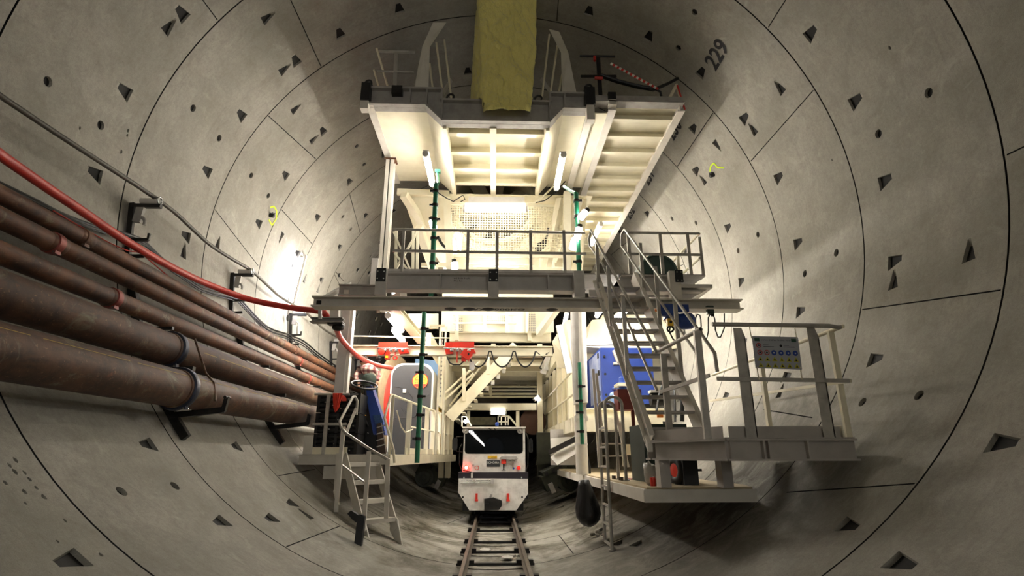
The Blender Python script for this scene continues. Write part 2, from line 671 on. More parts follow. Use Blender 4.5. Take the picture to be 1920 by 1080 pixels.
# ------------------------------------------------------------------ the tunnel lining, ring by ring
RING_Y = [4.593 + 2.1305 * n for n in range(-6, 21)]
POCKETS = [('B', 330, 35), ('H', 90, 153), ('A', 233, 170), ('H', 189, 235), ('A', 178, 325), ('T', 503, 32), ('B', 545, 120), ('H', 362, 203), ('A', 452, 215), ('H', 411, 259), ('A', 388, 320),
    ('T', 555, 203), ('B', 598, 252), ('H', 471, 329), ('A', 535, 328), ('A', 748, 15), ('A', 637, 62), ('A', 1105, 20), ('A', 1217, 68), ('H', 1272, 90), ('A', 877, 133), ('H', 669, 274), ('H', 683, 308),
    ('A', 655, 340), ('A', 720, 288), ('H', 1302, 23), ('A', 1315, 135), ('A', 1521, 61), ('T', 1461, 163), ('B', 1403, 230), ('A', 1605, 188), ('H', 1741, 174), ('H', 1647, 251), ('A', 1660, 338),
    ('U', 1345, 273), ('B', 1311, 327), ('A', 1460, 332), ('B', 347, 455), ('T', 409, 456), ('A', 485, 418), ('H', 503, 367), ('U', 527, 445), ('B', 555, 483), ('A', 595, 407), ('H', 643, 406), ('H', 658, 430),
    ('A', 637, 463), ('A', 686, 404), ('A', 713, 455), ('A', 671, 507), ('T', 572, 522), ('B', 600, 532), ('H', 1305, 418), ('A', 1365, 426), ('H', 1421, 440), ('H', 1384, 470), ('A', 1390, 527), ('A', 1496, 455),
    ('H', 1568, 474), ('H', 1509, 513), ('A', 1501, 583), ('B', 1677, 505), ('T', 1817, 470), ('A', 1641, 673), ('A', 1361, 742), ('B', 1470, 718), ('H', 1617, 754), ('H', 1723, 741),
    ('A', 1880, 830), ('A', 1590, 985), ('A', 1690, 1055), ('A', 277, 833), ('A', 443, 837), ('H', 228, 921), ('H', 328, 911), ('A', 414, 978), ('A', 133, 1050), ('A', 508, 972), ('B', 558, 953),
    ('A', 1128, 993), ('A', 1155, 1016), ('A', 1195, 1020), ('A', 675, 545), ('A', 670, 592), ('A', 705, 597), ('A', 693, 623), ('A', 590, 690), ('A', 1395, 640), ('H', 1260, 410), ('A', 1285, 470), ('A', 1300, 240)]
POCKETS += [('P', x, y) for x, y in ((18, 872), (36, 862), (50, 886), (64, 898), (76, 914), (84, 920), (46, 922), (28, 884), (92, 908), (56, 908), (10, 905), (72, 882), (102, 930), (48, 944), (130, 975), (108, 1015), (120, 1020), (210, 1035), (216, 1042), (150, 240), (196, 246), (240, 245), (248, 262), (232, 288), (1668, 90), (1560, 300), (1330, 180))]
JOINTS = [((380, 0), (408, 38)), ((545, 0), (603, 127)), ((503, 217), (592, 298)), ((1047, 0), (1044, 40)), ((1473, 0), (1440, 52)), ((1527, 167), (1408, 302)), ((1920, 275), (1885, 292)), ((1338, 210), (1268, 315)),
    ((402, 392), (484, 498)), ((527, 392), (585, 457)), ((629, 509), (645, 528)), ((1882, 542), (1615, 581)), ((1720, 907), (1475, 923)), ((1523, 783), (1432, 768)), ((522, 892), (590, 880)), ((537, 1025), (640, 985)),
    ((1075, 1038), (1045, 1000)), ((660, 1006), (700, 1000))]


def ring_index(y):
    for i in range(len(RING_Y) - 1):
        if RING_Y[i] <= y < RING_Y[i + 1]:
            return i
    return None


def cutouts():
    out = {i: [] for i in range(len(RING_Y) - 1)}
    for k, px, py in POCKETS:
        p = wall(px, py)
        i = ring_index(p.y)
        if i is None:
            continue
        th, y = theta_of(p), p.y
        sg = 1 if th >= 0 else -1
        if k == 'B':
            out[i].append(('A', th + sg * .115 / R0, y, sg))
            out[i].append(('T', th - sg * .14 / R0, y, sg))
        else:
            out[i].append((k, th, y, sg))
    # the far rings carry the same pockets all round
    for i in range(len(RING_Y) - 1):
        if RING_Y[i] > 12.9:
            for j in range(-11, 12):
                th = j * math.radians(15) + math.radians(5) * (i % 3)
                if abs(th) > 2.95 or any(abs(c[1] - th) < .09 for c in out[i]):
                    continue
                out[i].append(('A' if j % 3 else 'T', th, RING_Y[i] + (1.75 if j % 2 else .4), 1 if th >= 0 else -1))
                if j % 4 == 0:
                    out[i].append(('H', th + .13, RING_Y[i] + 1.05, 1))
    return out


def inside(p, poly):
    r = False
    n = len(poly)
    for a in range(n):
        (x1, y1), (x2, y2) = poly[a], poly[(a + 1) % n]
        if (y1 > p[1]) != (y2 > p[1]) and p[0] < (x2 - x1) * (p[1] - y1) / (y2 - y1) + x1:
            r = not r
    return r


def build_ring(i, cuts, slots):
    y0, y1 = RING_Y[i] + .011, RING_Y[i + 1] - .011
    S = PI * R0
    verts, edges, polys, extra = [], [], [], []   # extra: recess geometry (s, y, depth)

    def loop(pts):
        n = len(verts)
        verts.extend(V(p) for p in pts)
        edges.extend((n + a, n + (a + 1) % len(pts)) for a in range(len(pts)))
        polys.append([tuple(p) for p in pts])
    ns = 132
    edge = [(-S + 2 * S * k / ns, y0) for k in range(ns + 1)] + [(S - 2 * S * k / ns, y1) for k in range(ns + 1)]
    n = len(verts)
    verts.extend(V(p) for p in edge)
    edges.extend((n + a, n + (a + 1) % len(edge)) for a in range(len(edge)))
    used = []
    for k, th, y, sg in cuts:
        s = th * R0
        y = min(max(y, y0 + .2), y1 - .2)
        if k == 'P':
            if any(abs(s - a) < .16 and abs(y - b) < .2 for k2, a, b in used if k2 != 'P') or any(abs(s - a) < .05 and abs(y - b) < .05 for k2, a, b in used):
                continue
            used.append((k, s, y))
            q_ = .010 + .010 * ((int(s * 1000) * 7) % 10) / 10
            pts = [(s + q_ * 1.6 * math.cos(2 * PI * q / 7) * (1 + .25 * math.sin(3 * q + s * 9)), y + q_ * math.sin(2 * PI * q / 7)) for q in range(7)]
            loop(pts)
            extra.append(([(a, b2, 0) for a, b2 in pts] + [(a, b2, .022) for a, b2 in pts], [(q, (q + 1) % 7, 7 + (q + 1) % 7, 7 + q) for q in range(7)] + [tuple(range(7, 14))], [0] * 7 + [1]))  # black floor paints the shade inside the chip
            continue
        if any(k2 != 'P' and abs(s - a) < .27 and abs(y - b) < .34 and not (k2 + k in ('AT', 'TA')) for k2, a, b in used):
            continue
        used.append((k, s, y))
        if k == 'H':
            pts = [(s + .058 * math.cos(2 * PI * q / 12), y + .058 * math.sin(2 * PI * q / 12)) for q in range(12)]
            loop(pts)
            bot = [(a, b, .13) for a, b in pts]
            top = [(a, b, 0) for a, b in pts]
            fs = [(q, (q + 1) % 12, 12 + (q + 1) % 12, 12 + q) for q in range(12)] + [tuple(range(12, 24))]
            extra.append((top + bot, fs, [0] * 12 + [1]))  # black floor stands in for the shade down the hole
            continue
        if k == 'A':
            pts = [(s - .035, y - .13), (s + .035, y - .13), (s + .10, y + .12), (s - .10, y + .12)]
            hole = [(s + .022 * math.cos(2 * PI * q / 8), y + .115, .085 + .022 * math.sin(2 * PI * q / 8)) for q in range(8)]
        else:
            d = sg if k == 'T' else -sg
            pts = [(s + d * .14, y - .018), (s + d * .14, y + .018), (s - d * .12, y + .085), (s - d * .12, y - .085)]
            hole = None
        loop(pts)
        vs = [(a, b, 0) for a, b in pts] + [(pts[2][0], pts[2][1], .15), (pts[3][0], pts[3][1], .15)]
        fs = [(0, 1, 4, 5), (1, 2, 4), (0, 5, 3), (2, 3, 5, 4)]
        mi = [0] * 4
        if hole:
            fs.append(tuple(range(6, 14)))
            vs += hole
            mi.append(1)
        extra.append((vs, fs, mi))
    for (s0, a), (s1, b) in slots:
        a = min(max(a, y0 + .02), y1 - .02)
        b = min(max(b, y0 + .02), y1 - .02)
        if abs(a - b) < .05:
            continue
        d = V((s1 - s0, b - a)).normalized()
        nn = V((-d.y, d.x)) * .008
        m = max(2, int(abs(s1 - s0) / .2) + 1)
        line = [(s0 + (s1 - s0) * q / m, a + (b - a) * q / m) for q in range(m + 1)]
        pts = [(p[0] + nn.x, p[1] + nn.y) for p in line] + [(p[0] - nn.x, p[1] - nn.y) for p in reversed(line)]
        loop(pts)
        L_ = len(pts)
        extra.append(([(p[0], p[1], 0) for p in pts] + [(p[0], p[1], .035) for p in pts],
                      [(q, (q + 1) % L_, L_ + (q + 1) % L_, L_ + q) for q in range(L_)] + [tuple(range(L_, 2 * L_))], [1] * (L_ + 1)))
    for k in range(ns):
        verts.append(V((-S + 2 * S * (k + .5) / ns, y0 + (y1 - y0) * (.33 if k % 2 else .67))))
    r = geometry.delaunay_2d_cdt(verts, edges, [], 0, 1e-5)
    vo, fo = r[0], r[2]
    boxes = [(min(p[0] for p in q), max(p[0] for p in q), min(p[1] for p in q), max(p[1] for p in q), q) for q in polys]
    vv = [polar(p.x / R0, p.y) for p in vo]
    ff, mi = [], []
    for f in fo:
        c = sum((vo[q] for q in f), V((0, 0))) / 3
        if any(a < c.x < b and e < c.y < g and inside(c, q) for a, b, e, g, q in boxes):
            continue
        ff.append(tuple(f))
        mi.append(0)
    for vs, fs, ms in extra:
        n = len(vv)
        vv += [polar(s / R0, y, R0 + d) for s, y, d in vs]
        ff += [tuple(q + n for q in f) for f in fs]
        mi += ms
    # the flanks of the ring joint
    for yy in (y0, y1):
        n = len(vv)
        for k in range(ns):
            th = -PI + 2 * PI * k / ns
            vv += [polar(th, yy), polar(th, yy, R0 + .05)]
        ff += [(n + 2 * k, n + 2 * ((k + 1) % ns), n + 2 * ((k + 1) % ns) + 1, n + 2 * k + 1) for k in range(ns)]
        mi += [1] * ns
    me = bpy.data.meshes.new('wall_ring')
    me.from_pydata([tuple(p) for p in vv], [], ff)
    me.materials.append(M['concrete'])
    me.materials.append(M['gasket'])
    me.polygons.foreach_set('material_index', mi)
    bm = bmesh.new()
    bm.from_mesh(me)
    bmesh.ops.remove_doubles(bm, verts=bm.verts, dist=1e-5)
    # faces look towards the tunnel axis
    for f in bm.faces:
        c = f.calc_center_median()
        if f.normal.dot(V((-c.x, 0, 5 - c.z))) < 0 and abs(f.normal.y) < .9:
            f.normal_flip()
    bm.to_mesh(me)
    bm.free()
    me.polygons.foreach_set('use_smooth', [True] * len(me.polygons))
    me.set_sharp_from_angle(angle=math.radians(14))
    o = bpy.data.objects.new('wall_ring', me)
    C.objects.link(o)
    return tag(o, kind='structure')


_cuts = cutouts()
_slots = {i: [] for i in range(len(RING_Y) - 1)}
for a, b in JOINTS:
    p, q = wall(*a), wall(*b)
    i = ring_index((p.y + q.y) / 2)
    if i is not None:
        _slots[i].append(((theta_of(p) * R0, p.y), (theta_of(q) * R0, q.y)))
for i in range(len(RING_Y) - 1):
    if RING_Y[i] > 12.9:
        for j in range(6):
            th = -2.6 + j * 1.02 + .35 * (i % 3)
            _slots[i].append(((th * R0, RING_Y[i] + .02), ((th + .06) * R0, RING_Y[i + 1] - .02)))
    build_ring(i, _cuts[i], _slots[i])
# gasket behind the joints, and the dark far end of the drive
mb = MB()
n = 96
ys = (RING_Y[0], RING_Y[-1])
mb.add([polar(2 * PI * k / n, y, R0 + .04) for y in ys for k in range(n)], [(k, (k + 1) % n, n + (k + 1) % n, n + k) for k in range(n)])
tag(mb.build('wall_gasket', M['gasket']), kind='structure')
mb = MB()
mb.add([polar(2 * PI * k / n, RING_Y[-1] - .01, R0 + .03) for k in range(n)], [tuple(range(n))])
tag(mb.build('wall_far', M['gasket']), kind='structure')

# stencilled ring numbers
for txt, px, py, th_h, word in (('229', 1345, 103, .36, 'nearest'), ('230', 1264, 242, .36, 'second'), ('231', 1216, 331, .36, 'third'), ('232', 1181, 398, .36, 'fourth')):
    p = wall(px, py)
    th = theta_of(p)
    vs, fs = text_mesh(txt, .42, .95)
    mb = MB()
    mb.add([polar(th + y / R0, p.y - x, R0 - .012) for x, y in vs], fs)
    tag(mb.build('wall_number', M['mark'], smooth=0), kind='structure')

# sprayed plugs
for px, py, side in ((506, 403, 'left'), (1338, 327, 'right')):
    p = wall(px, py)
    inw = V((-p.x, 0, 5 - p.z)).normalized()
    t = thing('wall_plug', 'small black anchor plug with yellow green paint mark on %s tunnel wall' % side, 'anchor', p, 'sprayed anchor plugs')
    mb = MB().cyl(p - inw * .02, p + inw * .09, .055, .04, 10)
    mb.tube([p + inw * .08, p + inw * .12 + V((0, -.05, .05)), p + inw * .1 + V((0, -.12, .02))], .014, 6)
    mb.build('plug', M['black'], t)
    th = theta_of(p)
    sg = 1 if side == 'right' else -1
    pts = [(.10, .12), (.02, .2), (-.12, .18), (-.22, .05), (-.18, -.14), (-.02, -.1)]
    if side == 'right':
        pts = [(-.03, .1), (.06, .16), (.18, .15), (.2, .02), (.34, -.1)]
    mb = MB()
    for a, b in zip(pts, pts[1:]):
        d = V((b[0] - a[0], b[1] - a[1])).normalized() * .017
        q = [(a[0] - d.y, a[1] + d.x), (b[0] - d.y, b[1] + d.x), (b[0] + d.y, b[1] - d.x), (a[0] + d.y, a[1] - d.x)]
        mb.add([polar(th + sg * u[1] / R0, p.y - u[0] * 1.3, R0 - .012) for u in q], [(0, 1, 2, 3)])
    mb.build('paint_mark', M['neon'], t, 0)
# ------------------------------------------------------------------ upper gantry deck
YD = 8.5
BACK = 11.3
t = thing('gantry_deck', 'high off white steel gantry deck with ribbed underside beneath yellow bag', 'deck', (0, YD, 7.2))
top = [(-2.36, 7.93), (-1.03, 7.93), (-1.03, 7.70), (.93, 7.70), (.93, 7.89), (1.66, 7.89)]
bot = [(-2.36, 7.56), (-1.31, 7.56), (-1.01, 7.25), (.91, 7.25), (1.16, 7.55), (1.66, 7.55)]
mb = MB().prism([V((x, YD, z)) for x, z in top] + [V((x, YD, z)) for x, z in reversed(bot)], (0, .025, 0))
for line, th_ in ((top, -.03), (bot, .04)):
    for a, b in zip(line, line[1:]):
        mb.bar(V((a[0], YD + .02, a[1] + th_ / 2)), V((b[0], YD + .02, b[1] + th_ / 2)), .24, .035, (0, 0, 1) if abs(a[0] - b[0]) > .01 else (1, 0, 0))
for x, z0, z1 in ((-1.015, 7.25, 7.72), (.92, 7.25, 7.72), (-1.30, 7.58, 7.92), (1.2, 7.58, 7.88), (-1.6, 7.58, 7.92)):
    mb.box((x - .012, YD - .09, z0), (x + .012, YD + .02, z1))
mb.bar((1.7, YD, 7.80), (3.39, YD, 7.80), .05, .17)
mb.bar((1.7, YD, 7.72), (3.39, YD, 7.72), .2, .03)
mb.build('front_beam', M['greydk'], t)
# centre bay
mb = MB().box((-1.0, YD + .1, 7.50), (.92, BACK, 7.53))
mb.box((-.16, YD + .1, 7.22), (-.04, BACK, 7.50))
for x in (-.99, .88):
    mb.box((x - .02, YD + .1, 7.20), (x + .05, BACK, 7.5))
mb.build('underside_panel', M['cream'], t)
for y in (9.05, 9.72, 10.38, 11.0):
    for a, b in ((-.94, -.16), (-.04, .86)):
        MB().bar((a, y, 7.42), (b, y, 7.42), .035, .17).bar((a, y - .05, 7.345), (b, y - .05, 7.345), .12, .02).build('cross_rib', M['cream'], t)
# sloping sides and the two outer bays
mb = MB()
mb.slab((-1.31, YD + .1, 7.56), (-1.0, YD + .1, 7.25), (-1.0, BACK, 7.25), (-1.31, BACK, 7.56), .02)
mb.slab((.91, YD + .1, 7.25), (1.18, YD + .1, 7.56), (1.18, BACK, 7.56), (.91, BACK, 7.25), .02)
mb.box((-2.28, YD + .1, 7.58), (-1.3, BACK, 7.60))
mb.box((1.16, YD + .1, 7.58), (2.06, BACK + .2, 7.60))
mb.each('side_panel', M['cream'], t)
mb = MB().box((-2.38, YD - .05, 7.56), (-2.25, 11.4, 7.62)).box((-2.36, YD, 7.6), (-2.34, 11.4, 7.93)).box((-2.38, YD, 7.9), (-2.25, 11.4, 7.93))
mb.build('edge_beam', M['paint'], t)
mb = MB().box((1.60, YD - .02, 7.50), (1.74, 12.0, 7.53)).box((1.66, YD, 7.52), (1.68, 12.0, 7.9)).box((1.60, YD - .02, 7.86), (1.74, 12., 7.89))
mb.build('edge_beam', M['paint'], t)
mb = MB().box((-2.46, YD - .16, 7.60), (-2.30, YD - .02, 7.96))
mb.build('end_cap', M['black'], t)
MB().box((1.56, YD - .16, 7.60), (1.74, YD - .02, 7.96)).build('end_cap', M['black'], t)
mb = MB().box((-2.46, YD - .13, 7.44), (-2.32, YD + .02, 7.6)).box((1.58, YD - .13, 7.3), (1.72, YD + .02, 7.6))
mb.each('cap_bracket', M['paint'], t)
for x, z in ((-2.38, 7.97), (1.65, 7.97), (-.88, 7.71), (.72, 7.71)):
    MB().ring((x, YD - .02, z + .07), (.25, 1, 0), .065, .02, n=14, k=6).box((x - .09, YD - .06, z - .02), (x + .09, YD + .03, z + .02)).build('lifting_lug', M['black'], t)
MB().box((-1.93, YD - .12, 7.78), (-1.74, YD, 7.94)).build('stop_block', M['blackst'], t)
# flooring
MB().box((-2.34, YD, 7.93), (-1.03, BACK, 7.95)).box((-1.03, YD + .02, 7.70), (.93, BACK, 7.715)).box((.93, YD, 7.89), (1.68, BACK, 7.91)).build('floor_plate', M['greydk'], t)

# long side walkway on the right of the gantry deck
t = thing('overhead_walkway', 'long overhead side walkway with ribbed off white underside, right of the gantry deck', 'walkway', (2.7, YD, 7.6))
MB().box((2.02, YD + .03, 7.735), (3.36, 18, 7.75)).build('floor_plate', M['cream'], t)
for x0, x1 in ((2.0, 2.14), (3.26, 3.40)):
    MB().box((x0, YD - .04, 7.56), (x1, 18, 7.585)).box(((x0 + x1) / 2 - .012, YD, 7.58), ((x0 + x1) / 2 + .012, 18, 7.88)).build('side_beam', M['paint'], t)
y = 8.86
while y < 17.8:
    MB().bar((2.1, y, 7.66), (3.3, y, 7.66), .03, .13).bar((2.1, y - .04, 7.60), (3.3, y - .04, 7.60), .09, .015).build('cross_rib', M['cream'], t)
    y += .58
MB().box((2.0, YD - .08, 7.75), (2.14, YD + .04, 7.92)).build('end_cap', M['black'], t)
MB().box((2.0, YD - .1, 7.64), (2.14, YD + .04, 7.75)).each('cap_bracket', M['paint'], t)

# curved guard plates either side of the bag
for sx, nm in ((-1, 'left'), (1, 'right')):
    t = thing('guard_fin', 'bent steel guard plate with rods on gantry deck, %s of the yellow bag' % nm, 'guard', (sx * 1.3, YD, 7.9), 'guard plates beside the bag')
    A = [at(812, 42, YD), at(793, 85, YD), at(776, 172, YD)] if sx < 0 else [at(1049, 60, YD), at(1066, 100, YD), at(1082, 180, YD)]
    B = [at(837, 42, YD + .1), at(806, 88, YD + .1), at(803, 172, YD + .1)] if sx < 0 else [at(1030, 55, YD + .1), at(1053, 100, YD + .1), at(1055, 180, YD + .1)]
    mb = MB()
    for k in (0, 1):
        mb.slab(A[k], B[k], B[k + 1], A[k + 1], .02)
    mb.build('plate', M['paint'], t)
    rods = [((833, 75), (848, 200)), ((818, 80), (832, 190)), ((806, 120), (812, 172))] if sx < 0 else [((1030, 65), (1014, 202)), ((1045, 85), (1030, 190)), ((1056, 130), (1047, 178))]
    for a, b in rods:
        MB().cyl(at(a[0], a[1], YD + .5), at(b[0], b[1], YD + .12), .02, n=8).build('rod', M['cream'], t)
    a, b = (((846, 150), (826, 182)) if sx < 0 else ((1015, 148), (1040, 182)))
    MB().bar(at(a[0], a[1], YD + .55), at(b[0], b[1], YD + .3), .03, .07).build('brace', M['yellow' if 0 else 'grey'], t)

# railing at the left edge of the gantry deck
t = thing('guard_rail', 'small pale guard rail on the left end of the high gantry deck', 'railing', at(740, 165, YD + .1))
yy = YD + .15
MB().cyl(at(711, 96, yy), at(778, 98, yy), .03, n=10).build('top_rail', M['rail'], t)
MB().cyl(at(708, 133, yy), at(776, 136, yy), .02, n=8).build('middle_rail', M['rail'], t)
MB().bar(at(743, 97, yy), at(740, 167, yy), .07, .03, (0, 1, 0)).build('post', M['rail'], t)
MB().cyl(at(706, 90, yy - .1), at(728, 166, yy + .5), .022, n=8).build('brace', M['cream'], t)
MB().cyl(at(701, 131, yy - .1), at(711, 166, yy + .3), .018, n=8).build('brace', M['cream'], t)

# railing and tape at the right end
t = thing('guard_rail', 'brown T shaped guard rail post on the right end of the overhead walkway', 'railing', at(1125, 180, YD + .1))
MB().bar(at(1121, 106, yy), at(1126, 182, yy), .075, .03, (0, 1, 0)).build('post', M['blackst'], t)
MB().cyl(at(1087, 105, yy), at(1153, 106, yy), .022, n=8).build('top_rail', M['blackst'], t)
MB().bar(at(1089, 143, yy), at(1156, 143, yy), .02, .05).build('middle_rail', M['blackst'], t)
t = thing('guard_rail', 'pale triangular tube end of the guard rail at the far right corner of the walkway', 'railing', at(1265, 185, YD + .1))
MB().cyl(at(1255, 184, yy), at(1268, 160, yy), .03, n=8).build('post', M['cream'], t)
MB().cyl(at(1268, 158, yy), at(1276, 186, yy), .025, n=8).build('post', M['cream'], t)
mb = MB()
p = [at(1126, 140, yy - .05), at(1160, 152, yy - .05), at(1200, 162, yy - .05), at(1228, 167, yy - .05), at(1250, 158, yy - .05), at(1271, 147, yy)]
mb.tube(p, .03, 8).tube([q + V((0, .1, .05)) for q in p], .025, 8)
mb.tube([at(1228, 167, yy - .05), at(1238, 172, yy - .05), at(1240, 181, yy)], .022, 8)
tag(mb.build('black_hose', M['black']), 'pair of black hoses sagging along the end of the overhead walkway', 'hose')
mb, mw = MB(), MB()
a, b = at(1145, 119, yy - .08), at(1234, 167, yy - .08)
N = 22
for k in range(N):
    p, q = a.lerp(b, k / N), a.lerp(b, (k + 1) / N)
    (mb if k % 2 else mw).bar(p, q, .006, .05, (0, 0, 1))
t = thing('barrier_tape', 'red and white barrier tape tied across the right end of the walkway', 'tape', a)
mb.build('red_stripe', M['tape'], t)
mw.build('white_stripe', M['white'], t)
mb = MB().tube([at(1115, 106, yy - .06), at(1115, 114, yy - .06)], .03, 6).tube([at(1115, 146, yy - .06), at(1130, 147, yy - .06)], .03, 6).tube([at(1270, 160, yy - .06), at(1284, 205, YD - .02)], .016, 6)
mb.each('tied_end', M['tape'], t)

# the yellow bag hanging from the crown
from mathutils import noise as _nz


def yellow_bag():
    mb = MB()
    yf = YD - .2
    lv = []
    rows, nseg = 80, 96
    for i in range(rows + 1):
        f = i / rows
        py = -60 + f * 269
        xl = 893 + 10 * min(1, max(0, (py - 20) / 190)) + (2 if py > 200 else 0)
        xr = 1006 - 12 * max(0, (py - 60) / 150) ** 1.5
        bl = 892 - 13 * max(0, (py + 10) / 210)
        L_, Rr = at(xl + 4, py, yf), at(xr, py, yf)
        back = at(bl, py, yf + .6)
        for k in range(nseg):
            a = k / nseg
            if a < .55:
                q_ = a / .55
                p = L_.lerp(Rr, q_)
                p.y -= .12 * math.sin(PI * q_) ** .7 * (1 - .5 * f)
            elif a < .65:
                p = Rr.lerp(V((Rr.x - .02, yf + .6, Rr.z)), (a - .55) / .10)
            elif a < .86:
                p = V((Rr.x - .02, yf + .6, Rr.z)).lerp(V((back.x, yf + .6, Rr.z)), (a - .65) / .21)
            else:
                p = V((back.x, yf + .6, Rr.z)).lerp(L_, (a - .86) / .14)
            s1 = V((p.x * 2.2 + p.z * 1.1, p.y * 2.2, p.z * 1.3))
            s2 = V((p.x * 6 + p.z * 2.5, p.y * 6, p.z * 4.5 - p.x * 2))
            s3 = V((p.x * 14 - p.z * 5, p.y * 12, p.z * 13))
            w_ = .35 + .65 * f
            h_ = (abs(_nz.noise(s1)) - .2) * .16 + (abs(_nz.noise(s2)) - .2) * .14 * w_ + (abs(_nz.noise(s3)) - .2) * .07 * w_
            if i == rows:
                h_ *= .4
            mb.v.append(p + V((h_ * .25 * (-1 if a > .6 else 1), -h_ if a < .6 or a > .9 else h_, h_ * .15)))
            if mb.v[-1].y > YD - .13:
                mb.v[-1].z = max(mb.v[-1].z, 7.735)
    for i in range(rows):
        for k in range(nseg):
            k2 = (k + 1) % nseg
            mb.f.append((i * nseg + k, i * nseg + k2, (i + 1) * nseg + k2, (i + 1) * nseg + k))
    mb.f.append(tuple(range(nseg)))
    o = mb.build('duct_bag', M['yellowbag'], None, 180)
    return tag(o, 'crumpled yellow fabric ventilation bag hanging from the tunnel crown onto the gantry deck', 'ventilation bag')


yellow_bag()


# ------------------------------------------------------------------ fluorescent lamps
def batten(name, label, p, q, r=.032, mt='tube', housing=True, group='fluorescent lamps on the gantry', up=(0, 0, 1)):
    p, q, up = V(p), V(q), V(up)
    t = thing(name, label, 'lamp', (p + q) / 2, group)
    d = (q - p).normalized()
    MB().cyl(p, q, r, n=10).build('tube', M[mt], t)
    mb = MB()
    for e, s in ((p, -1), (q, 1)):
        mb.cyl(e, e + d * s * .05, r * 1.15, n=10)
    mb.each('end_holder', M['grey'], t)
    if housing:
        o = up * (r + .03)
        MB().bar(p + o, q + o, r * 2.2, .035, up).build('housing', M['white'], t)
    return t


batten('fluorescent_lamp', 'lit fluorescent tube under the left bay of the high gantry deck', at(798, 290, 8.95), at(810, 345, 10.2), .05, 'tubedeck')
batten('fluorescent_lamp', 'lit fluorescent tube under the right bay of the high gantry deck', at(1056, 292, 8.95), at(1044, 352, 10.2), .05, 'tubedeck')

# ------------------------------------------------------------------ perforated beam, guard mesh and fan behind the middle deck
MB().box((-.66, 11.32, 7.02), (.62, 11.42, 7.22)).build('perforated_beam', M['grey'])
tag(bpy.data.objects['perforated_beam'], 'grey perforated cross beam above the wire mesh guard', 'beam')
batten('fluorescent_lamp', 'bright horizontal fluorescent lamp along the top of the wire mesh guard', at(872, 391, 11.2), at(985, 391, 11.2), .075, 'tubesoft')
batten('fluorescent_lamp', 'lit horizontal fluorescent lamp low behind the middle deck railing', at(888, 507, 11.8), at(972, 507, 11.8), .06, 'tubesoft')
MB().tube([at(845, 380, 11.25), at(925, 381, 11.25), at(1002, 381, 11.25), at(1015, 372, 11.2), at(1042, 345, 10.9)], .022, 8).build('conduit', M['cream'])
tag(bpy.data.objects['conduit'], 'cream conduit pipe running above the wire mesh guard', 'conduit')
mb = MB().tube([at(805, 350, 10.9), at(822, 362, 10.9), at(838, 372, 10.9), at(850, 378, 10.9), at(862, 370, 10.9), at(868, 366, 10.9), at(872, 374, 10.9), at(864, 378, 11)], .012, 6)
mb.tube([at(1060, 340, 10.9), at(1040, 362, 10.9), at(1022, 376, 11), at(1005, 380, 11.2)], .012, 6)
tag(mb.build('power_cable', M['black']), 'thin black cable looping from the conduit to the deck underside', 'cable')

t = thing('mesh_guard', 'square wire mesh guard in a cream frame in front of the big fan', 'guard', (0, 11.5, 4.6))
gx0, gx1, gz0, gz1, gy = at(843, 385, 11.6).x, at(1062, 385, 11.6).x, at(925, 480, 11.6).z, at(925, 385, 11.6).z, 11.6
mb = MB()
n = 46
for k in range(n + 1):
    x = gx0 + (gx1 - gx0) * k / n
    mb.bar((x, gy, gz0), (x, gy, gz1), .011, .011, (0, 1, 0))
m = int((gz1 - gz0) / ((gx1 - gx0) / n))
for k in range(m + 1):
    z = gz0 + (gz1 - gz0) * k / m
    mb.bar((gx0, gy + .008, z), (gx1, gy + .008, z), .011, .011)
mb.build('wire_mesh', M['cream'], t)
mb = MB()
for x in (gx0, gx1):
    mb.bar((x, gy, gz0 - .3), (x, gy, gz1), .06, .06)
for z in (gz0, gz1, gz0 - .3):
    mb.bar((gx0, gy, z), (gx1, gy, z), .05, .06)
mb.build('frame', M['cream'], t)

t = thing('ventilation_fan', 'large round cream fan casing behind the wire mesh guard', 'fan', (-.02, 13, 6))
cx, cz = at(925, 395, 13).x, at(925, 395, 13).z
MB().ring((cx, 12.6, cz), (0, 1, 0), 1.05, .09, n=40).pipe((cx, 12.6, cz), (cx, 15.5, cz), 1.05, .04, 40).build('casing', M['cream'], t)
MB().lathe((cx, 12.9, cz), (0, 1, 0), [(-.35, .04), (-.28, .18), (-.1, .3), (.5, .34)], 24).build('hub', M['cream'], t)
for k in range(9):
    a = 2 * PI * k / 9
    d = V((math.cos(a), 0, math.sin(a)))
    s = V((-math.sin(a), .6, math.cos(a))) * .13
    c = V((cx, 13.1, cz))
    MB().slab(c + d * .28 - s, c + d * .28 + s, c + d * .98 + s * 1.3, c + d * .98 - s * 1.3, .015).build('blade', M['cream'], t)
mb = MB().prism([at(868, 440, 12.5), at(880, 470, 12.5), at(905, 487, 12.5), at(950, 487, 12.5), at(972, 470, 12.5), at(985, 440, 12.5), at(990, 500, 12.5), at(862, 500, 12.5)], (0, .3, 0))
mb.build('cradle', M['cream'], t)

# big black hose loops either side of the fan
for sx, px, nm in ((-1, 868, 'left'), (1, 985, 'right')):
    mb = MB()
    for k in range(3):
        c = at(px + sx * 6 * k, 430, 12.2 + .15 * k)
        mb.ring(c, (0, 1, .1), .62 - .1 * k, .035, (PI * .62 if sx < 0 else -.1), (PI * 1.45 if sx < 0 else PI * .40), n=16, x0=(1, 0, 0))
    tag(mb.build('black_hose', M['black']), 'bundle of black hoses hanging %s of the big fan' % nm, 'hose')

